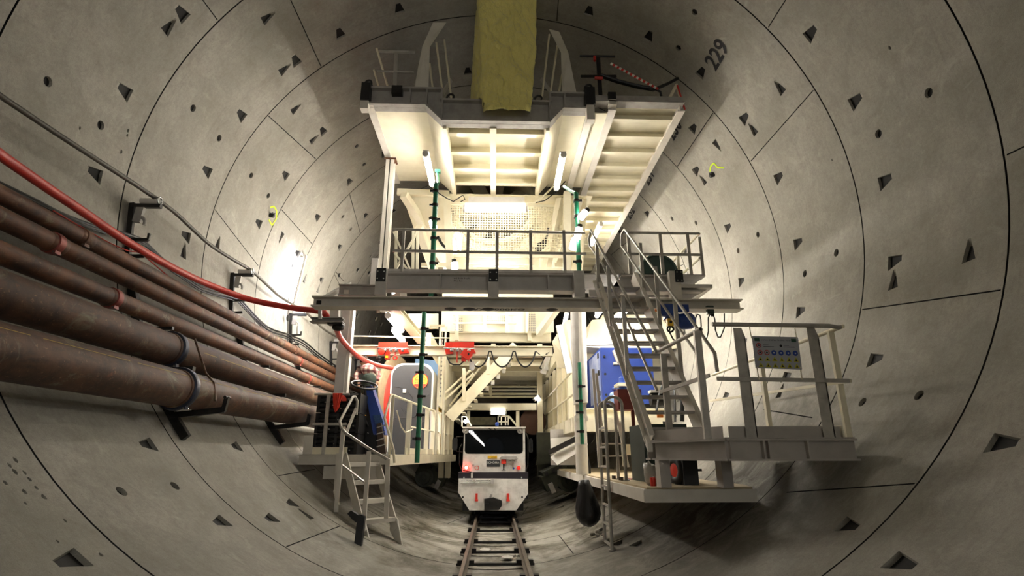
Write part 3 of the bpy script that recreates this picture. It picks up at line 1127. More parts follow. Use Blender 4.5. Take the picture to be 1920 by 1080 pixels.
# side frames of the second gantry, seen through the middle deck
t = thing('gantry_structure', 'cream steel frame with slanting columns behind the middle deck', 'frame', (0, 11.5, 4.3))
def q(pts, y0, y1, name, m_=None):
    mb = MB()
    for (a, b), (c, d) in pts:
        mb.bar(at(a, b, y0), at(c, d, y1), .16, .16)
    return mb.build(name, M[m_ or 'cream'], t)
q([((757, 365), (800, 430)), ((785, 425), (815, 512))], 11.2, 12.2, 'slanting_column')
q([((1052, 372), (1022, 512))], 11.5, 11.9, 'slanting_column')
q([((1085, 372), (1040, 512))], 11.2, 12.4, 'slanting_column')
q([((1063, 362), (1063, 512))], 11.2, 11.2, 'column')
q([((838, 372), (845, 512))], 11.3, 11.3, 'column')
mb = MB().slab(at(757, 362, 11.4), at(842, 366, 11.4), at(842, 520, 13.0), at(792, 440, 12.2), .02)
mb.each('side_panel', M['cream'], t)
mb = MB().slab(at(1015, 380, 13.5), at(1100, 372, 11.4), at(1090, 530, 11.6), at(1010, 515, 13.5), .02)
mb.each('side_panel', M['cream'], t)
mb = MB().slab((-2.2, 11.4, 7.3), (2.2, 11.4, 7.3), (2.2, 22, 7.3), (-2.2, 22, 7.3), .02)
mb.build('roof_panel', M['cream'], t)
mb = MB().slab((-1.6, 15.6, 5.0), (1.7, 15.6, 5.0), (1.7, 15.6, 7.4), (-1.6, 15.6, 7.4), .02)
mb.build('rear_panel', M['cream'], t)
mb = MB().bar(at(745, 360, 11.35), at(842, 364, 11.35), .1, .14)
mb.build('cross_beam', M['cream'], t)
for a, b in ((790, 850), (1040, 1070)):
    mb = MB().bar(at(a, 497, 12), at(b, 497, 12), .05, .1)
    mb.build('cross_beam', M['cream'], t)
MB().bar(at(870, 490, 12.1), at(1000, 492, 12.1), .05, .12).bar(at(862, 478, 12.2), at(1000, 478, 12.2), .05, .05).build('cross_beam', M['cream'], t)

# ------------------------------------------------------------------ middle deck
YM = 8.5
t = thing('middle_deck', 'middle walkway deck with grey front beam, below the mesh guard and fan', 'deck', (0, YM, 4.1))
zt, zb = 4.42, 4.13
xa, xb = -1.84, 1.44
mb = MB().box((xa, YM + .1, zb + .02), (xb, YM + .12, zt)).box((xa, YM - .02, zb), (xb, YM + .2, zb + .025)).box((xa, YM - .02, zt - .02), (xb, YM + .2, zt))
for px in (826, 1028, 862):
    x = at(px, 520, YM).x
    mb.box((x - .01, YM - .01, zb), (x + .01, YM + .12, zt)) if px != 862 else None
mb.build('front_beam', M['grey'], t)
mb = MB().box((xa, YM, zt), (3.0, 9.6, zt + .02))
mb.build('floor_plate', M['greydk'], t)
MB().box((xa, YM + .1, zt), (xb, YM + .115, zt + .1)).build('toe_board', M['grey'], t)
for px, y1, k in ((714, 553, 0), (925, 556, 1), (1086, 557, 2)):
    x = at(px, 530, YM - .1).x
    zz = at(px, y1, YM - .1).z
    MB().box((x - .085, YM - .12, zz), (x + .085, YM - .03, zt + .02)).box((x - .085, YM - .03, zz), (x - .07, YM + .12, zt + .02)).build('hanger', M['grey'], t)
    if k < 2:
        mb = MB().box((x - .075, YM - .14, at(px, 532, YM).z), (x + .075, YM - .118, zt + .03))
        pl = mb.build('end_plate', M['black'], t)
        mb = MB()
        for sx in (-.05, .05):
            for z in (zt - .03, zt - .15):
                mb.cyl((x + sx, YM - .15, z), (x + sx, YM - .138, z), .012, n=8)
        mb.each('bolt', M['chrome'], pl)
# right end of the deck
x0, x1 = 2.05, 3.45
mb = MB().box((x0, YM + .1, zb + .02), (x1 - .4, YM + .12, zt)).box((x0, YM - .02, zb), (x1 - .1, YM + .2, zb + .025)).box((x0, YM - .02, zt - .02), (x1, YM + .2, zt))
mb.box((2.9, YM - .02, 4.2), (x1 + .1, YM + .9, 4.26)).prism([(2.95, YM + .1, 4.22), (x1 + .08, YM + .1, 4.22), (2.95, YM + .1, 3.9)], (0, .3, 0))
mb.build('front_beam', M['grey'], t)
MB().box((x0, YM, zt), (x1, 10.8, zt + .02)).build('floor_plate', M['greydk'], t)
x = at(1265, 530, YM - .1).x
MB().box((x - .09, YM - .14, 3.9), (x + .09, YM - .02, zt + .03)).build('hanger', M['paint'], t)
pl = MB().box((x - .0, YM - .16, at(1265, 534, YM).z), (x + .13, YM - .13, zt + .04)).build('end_plate', M['black'], t)
mb = MB()
for sx in (.03, .1):
    for z in (zt, zt - .14):
        mb.cyl((x + sx, YM - .17, z), (x + sx, YM - .155, z), .012, n=8)
mb.each('bolt', M['chrome'], pl)
MB().bar((1.55, YM + .3, 4.18), (3.3, YM + .3, 4.18), .05, .12).bar((1.5, YM + 1.1, 4.18), (3.3, YM + 1.1, 4.18), .05, .12).bar((-1.84, YM + .9, 4.2), (1.5, YM + .9, 4.2), .05, .14).build('floor_joist', M['grey'], t)
o_ = at(851, 523, YM + .095)
mb = scribble(MB(), o_, (1, 0, 0), (0, 0, 1), .3, .028, (3, 4, 5), 3)
scribble(mb, o_ - V((0, 0, .045)), (1, 0, 0), (0, 0, 1), .2, .026, (4, 3), 5)
mb.build('chalk_note', M['mark'], t, 0)

# railings on the middle deck
yr = YM + .06
t = thing('guard_rail', 'long grey tube guard rail across the middle deck front', 'railing', (-.2, yr, zt))
MB().cyl(at(736, 430, yr), at(1097, 437, yr), .022, n=10).build('top_rail', M['rail'], t)
MB().bar(at(736, 470, yr), at(1099, 476, yr), .02, .045).build('middle_rail', M['rail'], t)
for px in (755, 877, 932, 995, 1058):
    x = at(px, 470, yr).x
    MB().bar((x, yr, zt), (x, yr, at(px, 432, yr).z), .05, .035, (0, 1, 0)).build('post', M['rail'], t)
t = thing('guard_rail', 'grey guard rail at the right end of the middle deck above the stair', 'railing', (2.7, yr, zt))
MB().cyl(at(1166, 436, yr), at(1311, 438, yr), .022, n=10).build('top_rail', M['rail'], t)
MB().bar(at(1170, 476, yr), at(1316, 478, yr), .02, .045).build('middle_rail', M['rail'], t)
for px, b in ((1180, 512), (1240, 515), (1292, 516)):
    x = at(px, 476, yr).x
    MB().bar((x, yr, zt), (x, yr, at(px, 438, yr).z), .055, .035, (0, 1, 0)).build('post', M['rail'], t)
pa = at(1311, 438, yr)
MB().bar(at(1311, 445, yr), at(1319, 517, yr), .05, .03, (0, 1, 0)).build('post', M['rail'], t)
MB().cyl(pa, at(1250, 502, yr + 1.6), .022, n=8).build('side_rail', M['cream'], t)
MB().cyl(at(1312, 484, yr), at(1280, 513, yr + .9), .022, n=8).build('side_rail', M['cream'], t)
MB().bar(at(1271, 480, yr + 1.0), at(1273, 514, yr + 1.0), .05, .03, (0, 1, 0)).build('post', M['cream'], t)
t = thing('guard_rail', 'white cross braced guard rail at the left end of the middle deck', 'railing', (-1.8, 9.5, zt))
ya = 9.6
mb = MB()
for a, b in (((738, 435), (772, 512)), ((783, 435), (742, 505)), ((740, 475), (768, 510))):
    mb.bar(at(a[0], a[1], ya), at(b[0], b[1], ya), .035, .05, (0, 1, 0))
mb.each('cross_brace', M['cream'], t)
mb = MB()
for px in (743, 775, 783):
    mb.bar(at(px, 433, ya), at(px - 1, 512, ya), .05, .03, (0, 1, 0))
mb.build('post', M['cream'], t)
MB().cyl(at(738, 430, ya), at(790, 430, ya), .02, n=8).build('top_rail', M['cream'], t)

# dark green drum standing on the right of the deck
t = thing('cable_drum', 'dark green round drum standing on the right end of the middle deck', 'drum', at(1232, 512, 9.6))
c = at(1232, 510, 9.6)
MB().cyl(V((c.x, 9.5, c.z - .04)), V((c.x, 10.2, c.z - .04)), .36, n=36).build('flange', M['dkgreen'], t)
MB().ring(V((c.x, 9.5, c.z - .04)), (0, 1, 0), .34, .025, n=36).cyl(V((c.x, 9.44, c.z - .04)), V((c.x, 9.5, c.z - .04)), .1, n=16).build('rim', M['dkgreen'], t)

# tall left column up to the gantry deck
t = thing('support_column', 'tall pale steel column between middle deck and gantry deck at the left', 'column', (-2.2, 10.2, 4.2))
YT = 10.2
b = at(737, 302, YT)
a = at(714, 512, YT)
a.x = b.x = (a.x + b.x) / 2
a.z = 4.2
MB().ibeam(a, b, .17, .19, .02, (0, 1, 0)).build('shaft', M['paint'], t)
MB().box((a.x - .12, YT - .12, b.z - .015), (a.x + .12, YT + .12, b.z + .015)).build('head_plate', M['rust'], t)
MB().bar((a.x, YT, 4.3), (-1.7, 9.55, 4.36), .14, .12).build('foot_arm', M['paint'], t)
z0 = at(708, 486, YT - .1).z
MB().box((a.x - .2, YT - .16, 4.3), (a.x - .08, YT - .04, z0)).build('base_stub', M['grey'], t)

# ------------------------------------------------------------------ crane beam
YX = 8.35
t = thing('crane_beam', 'long grey crane beam lettered MAX.1600KG under the middle deck', 'beam', (0, YX, 3.85))
za = (at(592, 557, YX).z + at(1387, 566, YX).z) / 2
zb_ = (at(592, 579, YX).z + at(1387, 582, YX).z) / 2
xl, xr_ = at(588, 570, YX).x, at(1387, 575, YX).x
MB().ibeam((xl, YX, (za + zb_) / 2), (xr_, YX, (za + zb_) / 2), .26, za - zb_, .022).build('girder', M['paint'], t)
mb = MB()
u1, u2 = at(888, 577, YX - .078), at(965, 580, YX - .078)
zf = zb_ + .013
letter(mb, 'MAX.1600KG', .17, ((u1.x + u2.x) / 2, YX, zb_ - .002), (1, 0, 0), (0, 1, 0), 1.0)
mb.build('lettering', M['mark'], t, 0)
mb = MB().box((xl + .05, YX - .03, zb_ + .05), (xl + .12, YX + .0, za - .05))
mb.build('end_stop', M['blackst'], t)
for px in (845, 880, 915, 1035):
    x = at(px, 580, YX).x
    MB().lathe((x, YX, zb_ - .02), (0, 0, 1), [(0, .04), (.02, .1)], 12).build('trolley_pad', M['blackst'], t)

t = thing('outrigger_beam', 'short dark bracket beam at the left end above the crane beam', 'beam', at(670, 545, 9.2))
MB().ibeam(at(636, 545, 9.2), at(712, 546, 9.2), .16, .2, .02).build('girder', M['greydk'], t)
MB().bar(at(606, 560, 9.0), at(655, 532, 9.6), .1, .06).build('brace', M['greydk'], t)
MB().box(at(644, 556, 9.15), at(658, 548, 9.3)).build('clip', M['paint'], t)
t = thing('hose_guide_bracket', 'stacked steel guide bracket at the left end of the crane beam holding the red hose', 'bracket', at(612, 590, 8.6))
MB().ibeam(at(584, 601, 8.7), at(644, 601, 8.7), .16, .08, .015).build('lower_arm', M['greydk'], t)
MB().bar(at(628, 578, 8.75), at(628, 604, 8.75), .14, .1, (0, 1, 0)).bar(at(600, 578, 8.5), at(600, 598, 8.5), .05, .04, (0, 1, 0)).build('upright', M['grey'], t)
MB().ball(at(634, 614, 8.8), .1, .1, .06).bar(at(616, 607, 8.75), at(644, 607, 8.75), .14, .05).build('pivot', M['blackst'], t)
YK = 11.0
t = thing('support_column', 'grey box column carrying the left end of the crane beam, beside the rusty pipes', 'column', at(640, 735, YK))
a, b = at(654, 578, YK), at(636, 738, YK)
x = (a.x + b.x) / 2
MB().box((x - .10, YK - .1, 1.59), (x + .08, YK + .1, a.z + .1)).build('shaft', M['grey'], t)
MB().box((x + .08, YK - .08, 1.59), (x + .14, YK + .1, a.z + .1)).build('side_flange', M['paint'], t)
# ------------------------------------------------------------------ stair platform on the right
ZP = 1.72
t = thing('stair_landing', 'grey steel landing platform at the foot of the right stair, close to the camera', 'platform', (2.8, 6.1, 1.6))
P0, P1, P2, P3 = V((1.82, 6.6, ZP)), V((2.25, 5.5, ZP)), V((3.56, 5.5, ZP)), V((3.5, 6.9, ZP))
h = .21
for a, b, nm in ((P0, P1, 'side_beam'), (P1, P2, 'front_beam'), (P3 + V((0, .3, 0)), P0 + V((0, .3, 0)), 'back_beam')):
    d = (b - a).normalized()
    nrm = V((-d.y, d.x, 0))
    mb = MB()
    o = V((0, 0, -h / 2)) + nrm * .05
    mb.bar(a + o, b + o, .016, h)
    for z in (-.01, -h + .01):
        mb.bar(a + V((0, 0, z)) + nrm * .05, b + V((0, 0, z)) + nrm * .05, .13, .02)
    mb.build(nm, M['paintshade'], t)
for k in (.28, .32, .62):
    p = P1.lerp(P2, k)
    MB().box((p.x - .008, p.y - .01, ZP - h + .02), (p.x + .008, p.y + .05, ZP - .02)).build('stiffener', M['paintshade'], t)
MB().prism([P0 + V((0, 0, .002)), P1 + V((0, .02, .002)), P2 + V((0, .02, .002)), P3], (0, 0, .012)).build('floor_plate', M['paintshade'], t)
a, b = P1 + V((.03, .09, .012)), P2 + V((-.08, .09, .012))
MB().bar(a + V((.04, 0, .055)), b + V((0, 0, .055)), .012, .11).build('toe_board', M['paintshade'], t)
a, b = P0 + V((.03, .02, .012)), P1 + V((0, .07, .012))
MB().bar(a + V((0, 0, .055)), b + V((0, 0, .055)), .012, .11).build('toe_board', M['paintshade'], t)
MB().bar(P2 + V((-.09, .05, .065)), P3 + V((-.05, -.1, .065)), .012, .13).build('toe_board', M['cream'], t)
for x, y, z1 in ((1.93, 6.62, ZP - h), (2.62, 6.55, ZP - h)):
    MB().box((x - .06, y - .09, 1.21), (x + .06, y + .09, z1)).box((x - .01, y + .09, 1.21), (x + .05, y + .17, z1)).build('leg', M['paintshade'], t)

# railing of the landing
t = thing('landing_rail', 'grey guard rail with flat posts around the stair landing close to the camera', 'railing', (3, 5.75, ZP))
yp = 5.52
MB().cyl(at(1335, 608, yp), at(1556, 611, yp), .024, n=12).tube([at(1556, 611, yp), at(1572, 614, yp + .03), at(1580, 612, yp + .12)], .022, 10).build('top_rail', M['rail'], t)
MB().bar(at(1344, 710, yp), at(1592, 714, yp), .02, .04).build('middle_rail', M['rail'], t)
for px, qx in ((1387, 1409), (1529, 1550)):
    a, b = at(px, 614, yp + .02), at(qx, 812, yp + .02)
    x = (a.x + b.x) / 2
    MB().prism([(x - .058, yp + .03, ZP + .01), (x + .058, yp + .03, ZP + .01), (x + .058, yp + .03, a.z - .1), (x + .028, yp + .03, a.z), (x - .058, yp + .03, a.z)], (0, .012, 0)).box((x + .046, yp + .03, ZP + .01), (x + .058, yp + .09, a.z - .1)).build('post', M['rail'], t)
pr = at(1580, 612, yp + .05)
pe = at(1336, 703, 9.4)
MB().cyl(pr, pe, .022, n=10).build('side_rail', M['cream'], t)
MB().bar(at(1595, 714, yp), at(1330, 752, 9.4), .02, .035).build('side_rail', M['cream'], t)
x = at(1560, 640, 5.75).x
MB().box((x - .03, 5.73, ZP), (x + .03, 5.77, pr.z - .02)).build('post', M['cream'], t)
x = at(1427, 690, 7.0).x
MB().box((3.36, 6.84, ZP), (3.41, 6.9, pr.z)).build('post', M['cream'], t)
# stair side of the landing
q0, q1 = at(1231, 660, 6.55), at(1314, 617, 5.6)
MB().pipe(q0, q1, .024, .004, 14).build('stair_side_rail', M['rail'], t)
MB().cyl(q1 + (q0 - q1) * .02, q1 + (q0 - q1) * .04, .02, n=12).build('rail_end', M['darkglass'], t)
q2, q3 = at(1238, 735, 6.5), at(1330, 704, 5.66)
MB().bar(q2, q3, .02, .04).build('stair_side_rail', M['rail'], t)
for px, p1, p0, yy in ((1312, 622, 808, 5.62), (1246, 664, 828, 6.45)):
    a, b = at(px, p1, yy), at(px + 8, p0, yy)
    x = (a.x + b.x) / 2
    MB().bar((x, yy, ZP), (x, yy, a.z), .07, .045, (0, 1, 0)).build('post', M['rail'], t)

# the sign hung on the railing
t = thing('safety_sign', 'grey site safety sign with rows of blue discs and yellow triangles on landing rail', 'sign', (3, 5.68, 2.6))
ys = 5.46
c0, c1, c2, c3 = at(1410, 630, ys), at(1496, 632, ys), at(1504, 693, ys), at(1417, 690, ys)
ux = (c1 - c0).normalized()
uy = (c0 - c3).normalized()
W, H = (c1 - c0).length, (c0 - c3).length
MB().prism([c0, c1, c2, c3], (0, .008, 0)).build('panel', mat('sign panel', '#a3a6ac', .4), t)


def S(u, v, d=.002):
    return c3.lerp(c2, u).lerp(c0.lerp(c1, u), v) + V((0, -d, 0))


def disc(mb, u, v, r, d=.003, n=18):
    p = S(u, v, d)
    return mb.add([p + ux * r * math.cos(2 * PI * k / n) + uy * r * math.sin(2 * PI * k / n) for k in range(n)], [tuple(range(n))])


blue = mat('sign blue', '#1f3f96', .4)
rd = mat('sign red', '#b8423c', .4)
ye = mat('sign yellow', '#b9b32c', .4)
gr = mat('sign green', '#244a38', .4)
ink = M['mark']
wht = mat('sign white', '#c9ccd2', .4)
mb = MB()
scribble(mb, S(.2, .865), ux, uy, W * .6, H * .045, (6, 4, 3, 7, 5), 11)
mb.build('title', ink, t, 0)
MB().add([S(.04, .84), S(.15, .84), S(.15, .94), S(.04, .94)], [(0, 1, 2, 3)]).add([S(.84, .84), S(.95, .84), S(.95, .94), S(.84, .94)], [(0, 1, 2, 3)]).each('badge', gr, t, 0)
for u, v in ((.12, .71), (.13, .49), (.28, .49)):
    MB().ring(S(u, v, .003), (0, 1, 0), W * .047, W * .009, n=18, k=5).build('prohibition_ring', rd, t)
    mb = MB()
    disc(mb, u, v, W * .02, .003)
    mb.build('pictogram', ink, t, 0)
for u in (.43, .585, .74, .895):
    mb = MB()
    disc(mb, u, .49, W * .056)
    o = mb.build('mandatory_disc', blue, t, 0)
    mb = MB()
    disc(mb, u, .49, W * .017, .0045, 7)
    mb.build('pictogram', wht, o, 0)
for v in (.28, .09):
    for k in range(6):
        u = .12 + k * .155
        mb = MB().add([S(u - .058, v - .055, .003), S(u + .058, v - .055, .003), S(u, v + .09, .003)], [(0, 1, 2)])
        o = mb.build('warning_triangle', ye, t, 0)
        MB().add([S(u - .025, v - .035, .0045), S(u + .025, v - .035, .0045), S(u, v + .035, .0045)], [(0, 1, 2)]).build('pictogram', ink, o, 0)
mb = MB()
for a, b in ((.22, .45), (.66, .9)):
    for v in (.72, .67):
        mb.add([S(a, v), S(b if v < .7 else (a + b) / 2, v), S(b if v < .7 else (a + b) / 2, v + .014), S(a, v + .014)], [(0, 1, 2, 3)])
mb.each('text_line', ink, t, 0)
mb = MB()
disc(mb, .6, .71, W * .03)
mb.build('pictogram', ink, t, 0)
for px, py, p2 in ((1409, 612, 630), (1494, 614, 632)):
    MB().tube([at(px - 4, py, ys + .02), at(px, p2 + 4, ys)], .005, 5).build('cable_tie', M['cream'], t)
for px in (1419, 1500):
    MB().tube([at(px, 688, ys), at(px + 4, 712, ys + .04)], .006, 5).build('cable_tie', M['cream'], t)

# ------------------------------------------------------------------ stair
t = thing('steel_stair', 'grey open tread steel stair climbing from the landing to the middle deck', 'stair', (2.2, 6.7, ZP))
sa, sb = V((1.80, 6.62, 1.74)), V((1.60, 8.42, 4.36))
ra, rb = V((2.47, 6.62, 1.74)), V((2.24, 8.42, 4.36))
for a, b, sd in ((sa, sb, 1), (ra, rb, -1)):
    MB().channel(a, b, .06, .19, .012, (0, 0, 1), -sd).prism([a + V((-.03, 0, -.04)), a + V((.03, 0, -.04)), a + V((.03, 0, -.14)), a + V((-.03, 0, -.14))], (0, .12, .1)).build('stringer', M['paint'], t)
N = 13
for k in range(1, N):
    f = (k - .3) / N
    a, b = sa.lerp(sb, f), ra.lerp(rb, f)
    MB().box((a.x + .01, a.y - .11, a.z - .03), (b.x - .01, a.y + .11, a.z)).build('tread', M['greydk'], t)
yr2 = V((0, 0, .0))
Lr = [at(1110, 515, 8.5) + V((0, 0, .62)), at(1104, 448, 8.45), at(1108, 432, 8.35), at(1231, 660, 6.5)]
Lr[0] = at(1106, 462, 8.5)
MB().tube(Lr, .021, 10).build('handrail', M['rail'], t)
Rr_ = [at(1165, 462, 8.45), at(1165, 440, 8.42), at(1171, 430, 8.32), at(1312, 622, 6.35), at(1340, 662, 6.1), at(1345, 697, 6.1)]
MB().tube(Rr_, .021, 10).build('handrail', M['rail'], t)
MB().bar(at(1106, 462, 8.5), at(1130, 495, 8.1), .03, .02).bar(at(1130, 495, 8.1), at(1232, 733, 6.55), .03, .02).build('middle_rail', M['rail'], t)
MB().bar(at(1166, 462, 8.45), at(1310, 668, 6.5), .03, .02).build('middle_rail', M['rail'], t)


def stair_post(f, a, b, top, off):
    p = a.lerp(b, f) + V((off, 0, .05))
    tp = at(top[0], top[1], p.y)
    MB().bar(p, V((p.x, p.y, tp.z)), .05, .035, (0, 1, 0)).build('post', M['rail'], t)


for f, top in ((.88, (1118, 452)), (.60, (1145, 498)), (.30, (1180, 556))):
    stair_post(f, sa, sb, top, -.02)
for f, top in ((.84, (1188, 456)), (.57, (1222, 500)), (.28, (1266, 560))):
    stair_post(f, ra, rb, top, .02)

# ------------------------------------------------------------------ low walkway on the right
t = thing('low_walkway', 'low off white steel walkway with dusty deck on the right under the stair landing', 'walkway', (2.4, 9, 1.2))
zw = 1.21
mb = MB().prism([(1.72, 6.6, zw - .02), (2.95, 6.6, zw - .02), (3.1, 7.2, zw - .02), (3.1, 16, zw - .02), (1.72, 16, zw - .02)], (0, 0, .02))
mb.build('deck_plate', mat('dusty walkway deck', '#b9a988', .8, 0, '#85765a', .6, 5., .2, 40.), t)
mb = MB().channel((1.72, 6.58, zw - .09), (1.72, 16, zw - .09), .07, .14, .014, (0, 0, 1), 1)
mb.build('side_beam', M['paint'], t)
mb = MB().channel((1.68, 6.6, zw - .09), (2.98, 6.6, zw - .09), .07, .14, .014, (0, 0, 1), -1)
mb.box((2.02, 6.56, zw - .15), (2.03, 6.6, zw - .02))
mb.build('front_beam', M['paint'], t)

# hooped ladder
t = thing('hooped_ladder', 'pale steel ladder with hooped handles reaching from the lining to the low walkway', 'ladder', (1.66, 8.5, .3))
for yy, px0, pt, pb in ((8.85, 1129, 766, 1012), (8.35, 1141, 758, 1032)):
    x = 1.635
    zt_, zb2 = at(px0, pt, yy).z, max(5 - math.sqrt(25 - x * x) + .01, at(px0, pb, yy).z)
    zz = zt_
    hoop = [V((x + .13 - .13 * math.cos(a), yy, zz + .11 * math.sin(a))) for a in [PI * k / 8 for k in range(9)]]
    MB().tube([V((x, yy, zb2))] + hoop + [V((x + .26, yy, zw))], .024, 10).build('hoop_stringer', M['rail'], t)
    MB().lathe((x + .26, yy, zw), (0, 0, 1), [(0, .05), (.012, .05)], 10).build('foot_flange', M['greydk'], t)
    MB().lathe((x, yy, zb2 - .01), (0, 0, 1), [(0, .045), (.02, .045)], 10).build('foot_flange', M['greydk'], t)
for z in (.34, .60, .86, 1.12, 1.4, 1.68, 1.96):
    MB().bar((1.635, 8.35, z), (1.635, 8.85, z), .03, .03).build('rung', M['rail'], t)
mb = MB()
for yy in (8.3, 8.42, 8.8, 8.9):
    mb.cyl((1.82, yy, zw), (1.82, yy, zw + .05), .022, n=6)
mb.each('clamp_bolt', M['steel'], t)

# white step ladder on the walkway
t = thing('step_ladder', 'white metal step ladder leaning on the low walkway behind the hooped ladder', 'ladder', at(1150, 876, 9.6))
for a, b, nm in (((1112, 692), (1124, 876), 'front_rail'), ((1152, 762), (1178, 876), 'front_rail'), ((1118, 700), (1128, 800), 'back_rail'), ((1164, 790), (1170, 874), 'back_rail')):
    MB().bar(at(a[0], a[1], 9.6), at(b[0], b[1], 9.5), .045, .03, (0, 1, 0)).build(nm, M['white'], t)
for y_, x0, x1 in ((808, 1120, 1165), (832, 1121, 1170), (855, 1123, 1174)):
    MB().bar(at(x0, y_, 9.55), at(x1, y_, 9.55), .1, .022).build('step', M['white'], t)

# columns by the walkway
t = thing('support_column', 'grey box column paired with a beige round pipe at the edge of the low walkway', 'column', (1.66, 11, zw))
MB().box((1.55, 10.95, 2.6), (1.70, 11.1, 4.5)).build('shaft', M['grey'], t)
MB().cyl((1.74, 10.9, 2.55), (1.77, 10.9, 4.5), .075, n=18).build('round_pipe', M['paint'], t)
MB().cyl((1.66, 10.95, zw), (1.66, 10.95, 2.25), .12, n=20).build('lower_tube', M['paint'], t)
MB().box((1.55, 10.86, 2.2), (1.79, 11.04, 2.3)).box((1.57, 10.9, 2.3), (1.63, 11, 2.56)).box((1.72, 10.9, 2.3), (1.78, 11, 2.56)).box((1.55, 10.86, 2.52), (1.79, 11.04, 2.6)).build('spacer', M['paint'], t)
MB().lathe((1.66, 10.95, 1.75), (0, 0, 1), [(0, .128), (.03, .128)], 20).build('band', M['grey'], t)


def pole(label, a, b, y, clamps, r=.044, group='green scaffold poles'):
    p, q_ = at(a[0], a[1], y), at(b[0], b[1], y)
    x = (p.x + q_.x) / 2
    p, q_ = V((x, y, p.z)), V((x, y, q_.z))
    t = thing('scaffold_pole', label, 'pole', q_, group)
    MB().cyl(p, q_, r, n=12).build('tube', M['green'], t)
    for f in clamps:
        c = p.lerp(q_, f)
        MB().cyl(c - V((0, 0, .025)), c + V((0, 0, .025)), r * 1.35, n=10).bar(c, c + V((-.1 if f * 10 % 2 < 1 else .1, -.02, .0)), .03, .035).build('clamp', M['blackst'], t)
    return t


pole('green scaffold pole in front of the left of the middle deck, below the deck lamp', (821, 345), (805, 556), 8.9, (.07, .2, .33, .5, .72, .82, .95))
pole('green scaffold pole by the right lamps above the middle deck', (1079, 362), (1087, 515), 8.9, (.1, .3, .5, .85), .042)
pole('green scaffold pole standing in front of the grey toilet cabin', (796, 585), (781, 868), 9.7, (.12, .3, .42, .58, .7, .85), .042)
pole('green scaffold pole beside the column at the low walkway', (1088, 680), (1090, 833), 10.5, (.3, .48, .62, .85), .035)
mb = MB().cyl(at(822, 345, 8.9), at(820, 325, 9.5), .03, n=10).bar(at(826, 322, 9.5), at(816, 322, 9.5), .1, .06)
o = tag(mb.build('scaffold_coupler', M['green']), 'short green scaffold tube angled under the left deck lamp', 'scaffold tube')
mb = MB().tube([at(1079, 362, 8.9), at(1070, 358, 9.2), at(1058, 350, 9.7)], .03, 10)
tag(mb.build('scaffold_coupler', M['green']), 'short green scaffold tube angled under the right deck lamp', 'scaffold tube')

# small lamps clipped to the poles
for a, b, y, lab in (((1098, 397), (1088, 409), 8.8, 'upper of three small lit lamps beside the right green pole'), ((1086, 428), (1082, 447), 8.8, 'middle of three small lit lamps beside the right green pole'), ((1078, 448), (1073, 467), 8.95, 'lowest of three small lit lamps beside the right green pole'), ((810, 414), (814, 428), 9.2, 'small lit lamp hanging left of the green pole over the middle deck'), ((852, 493), (853, 504), 9.4, 'small white lit lamp low behind the left of the middle deck railing')):
    t = thing('work_lamp', lab, 'lamp', at(a[0], a[1], y), 'small work lamps')
    MB().cyl(at(a[0], a[1], y), at(b[0], b[1], y), .06, n=12).build('bulb', M['bulb'], t)
    d = (at(a[0], a[1], y) - at(b[0], b[1], y)).normalized()
    MB().cyl(at(a[0], a[1], y), at(a[0], a[1], y) + d * .07, .045, n=10).build('holder', M['blackst'], t)

# things standing on the low walkway
def plate_thing(name, lab, cat, mt, fn):
    mb = MB()
    fn(mb)
    return tag(mb.build(name, M[mt] if isinstance(mt, str) else mt), lab, cat)


t = thing('electrical_box', 'dull red steel box on a thin red post beside the stair', 'box', at(1188, 838, 8.6))
a, b = at(1160, 768, 8.6), at(1202, 731, 8.6)
MB().prism([(a.x, 8.6, a.z), (b.x, 8.6, a.z), (b.x, 8.6, b.z), (a.x, 8.6, b.z)], (.0, .3, 0)).slab((a.x, 8.6, b.z), (b.x, 8.6, b.z), (b.x, 8.9, b.z + .03), (a.x, 8.9, b.z + .03), .01).build('case', M['redbox'], t)
c = at(1186, 768, 8.7)
MB().bar((c.x, 8.7, zw), (c.x, 8.7, c.z), .05, .04, (0, 1, 0)).build('post', M['redbox'], t)
MB().box((c.x - .12, 8.6, zw), (c.x + .12, 8.8, zw + .015)).build('foot', M['redbox'], t)

t = thing('steel_cabinet', 'dark green steel cabinet standing behind the stair foot on the low walkway', 'cabinet', at(1222, 880, 7.8))
a, b = at(1211, 880, 7.8), at(1268, 800, 7.8)
MB().box((a.x, 7.8, zw), (a.x + .62, 8.6, 1.98)).build('case', M['dkgreen'], t)
MB().box((a.x + .02, 7.785, zw + .05), (a.x + .6, 7.8, 1.95)).build('door', M['dkgreen'], t)

t = thing('hand_truck', 'hand truck with black tyre and red wheel hub under the stair landing', 'cart', at(1280, 890, 7.2))
c = at(1268, 872, 7.2)
c.z = zw + .17
MB().ring(c, (1, .25, 0), .12, .055, n=24, k=10).build('tyre', M['black'], t)
MB().lathe(c - V((.05, .012, 0)), (1, .25, 0), [(0, .02), (.01, .085), (.04, .09), (.06, .05)], 16).build('hub', M['redpaint'], t)
MB().bar(c, c + V((.35, .1, 0)), .03, .03).build('axle', M['blackst'], t)
MB().box((c.x + .02, 7.0, zw), (c.x + .2, 7.6, zw + .34)).build('body', M['black'], t)

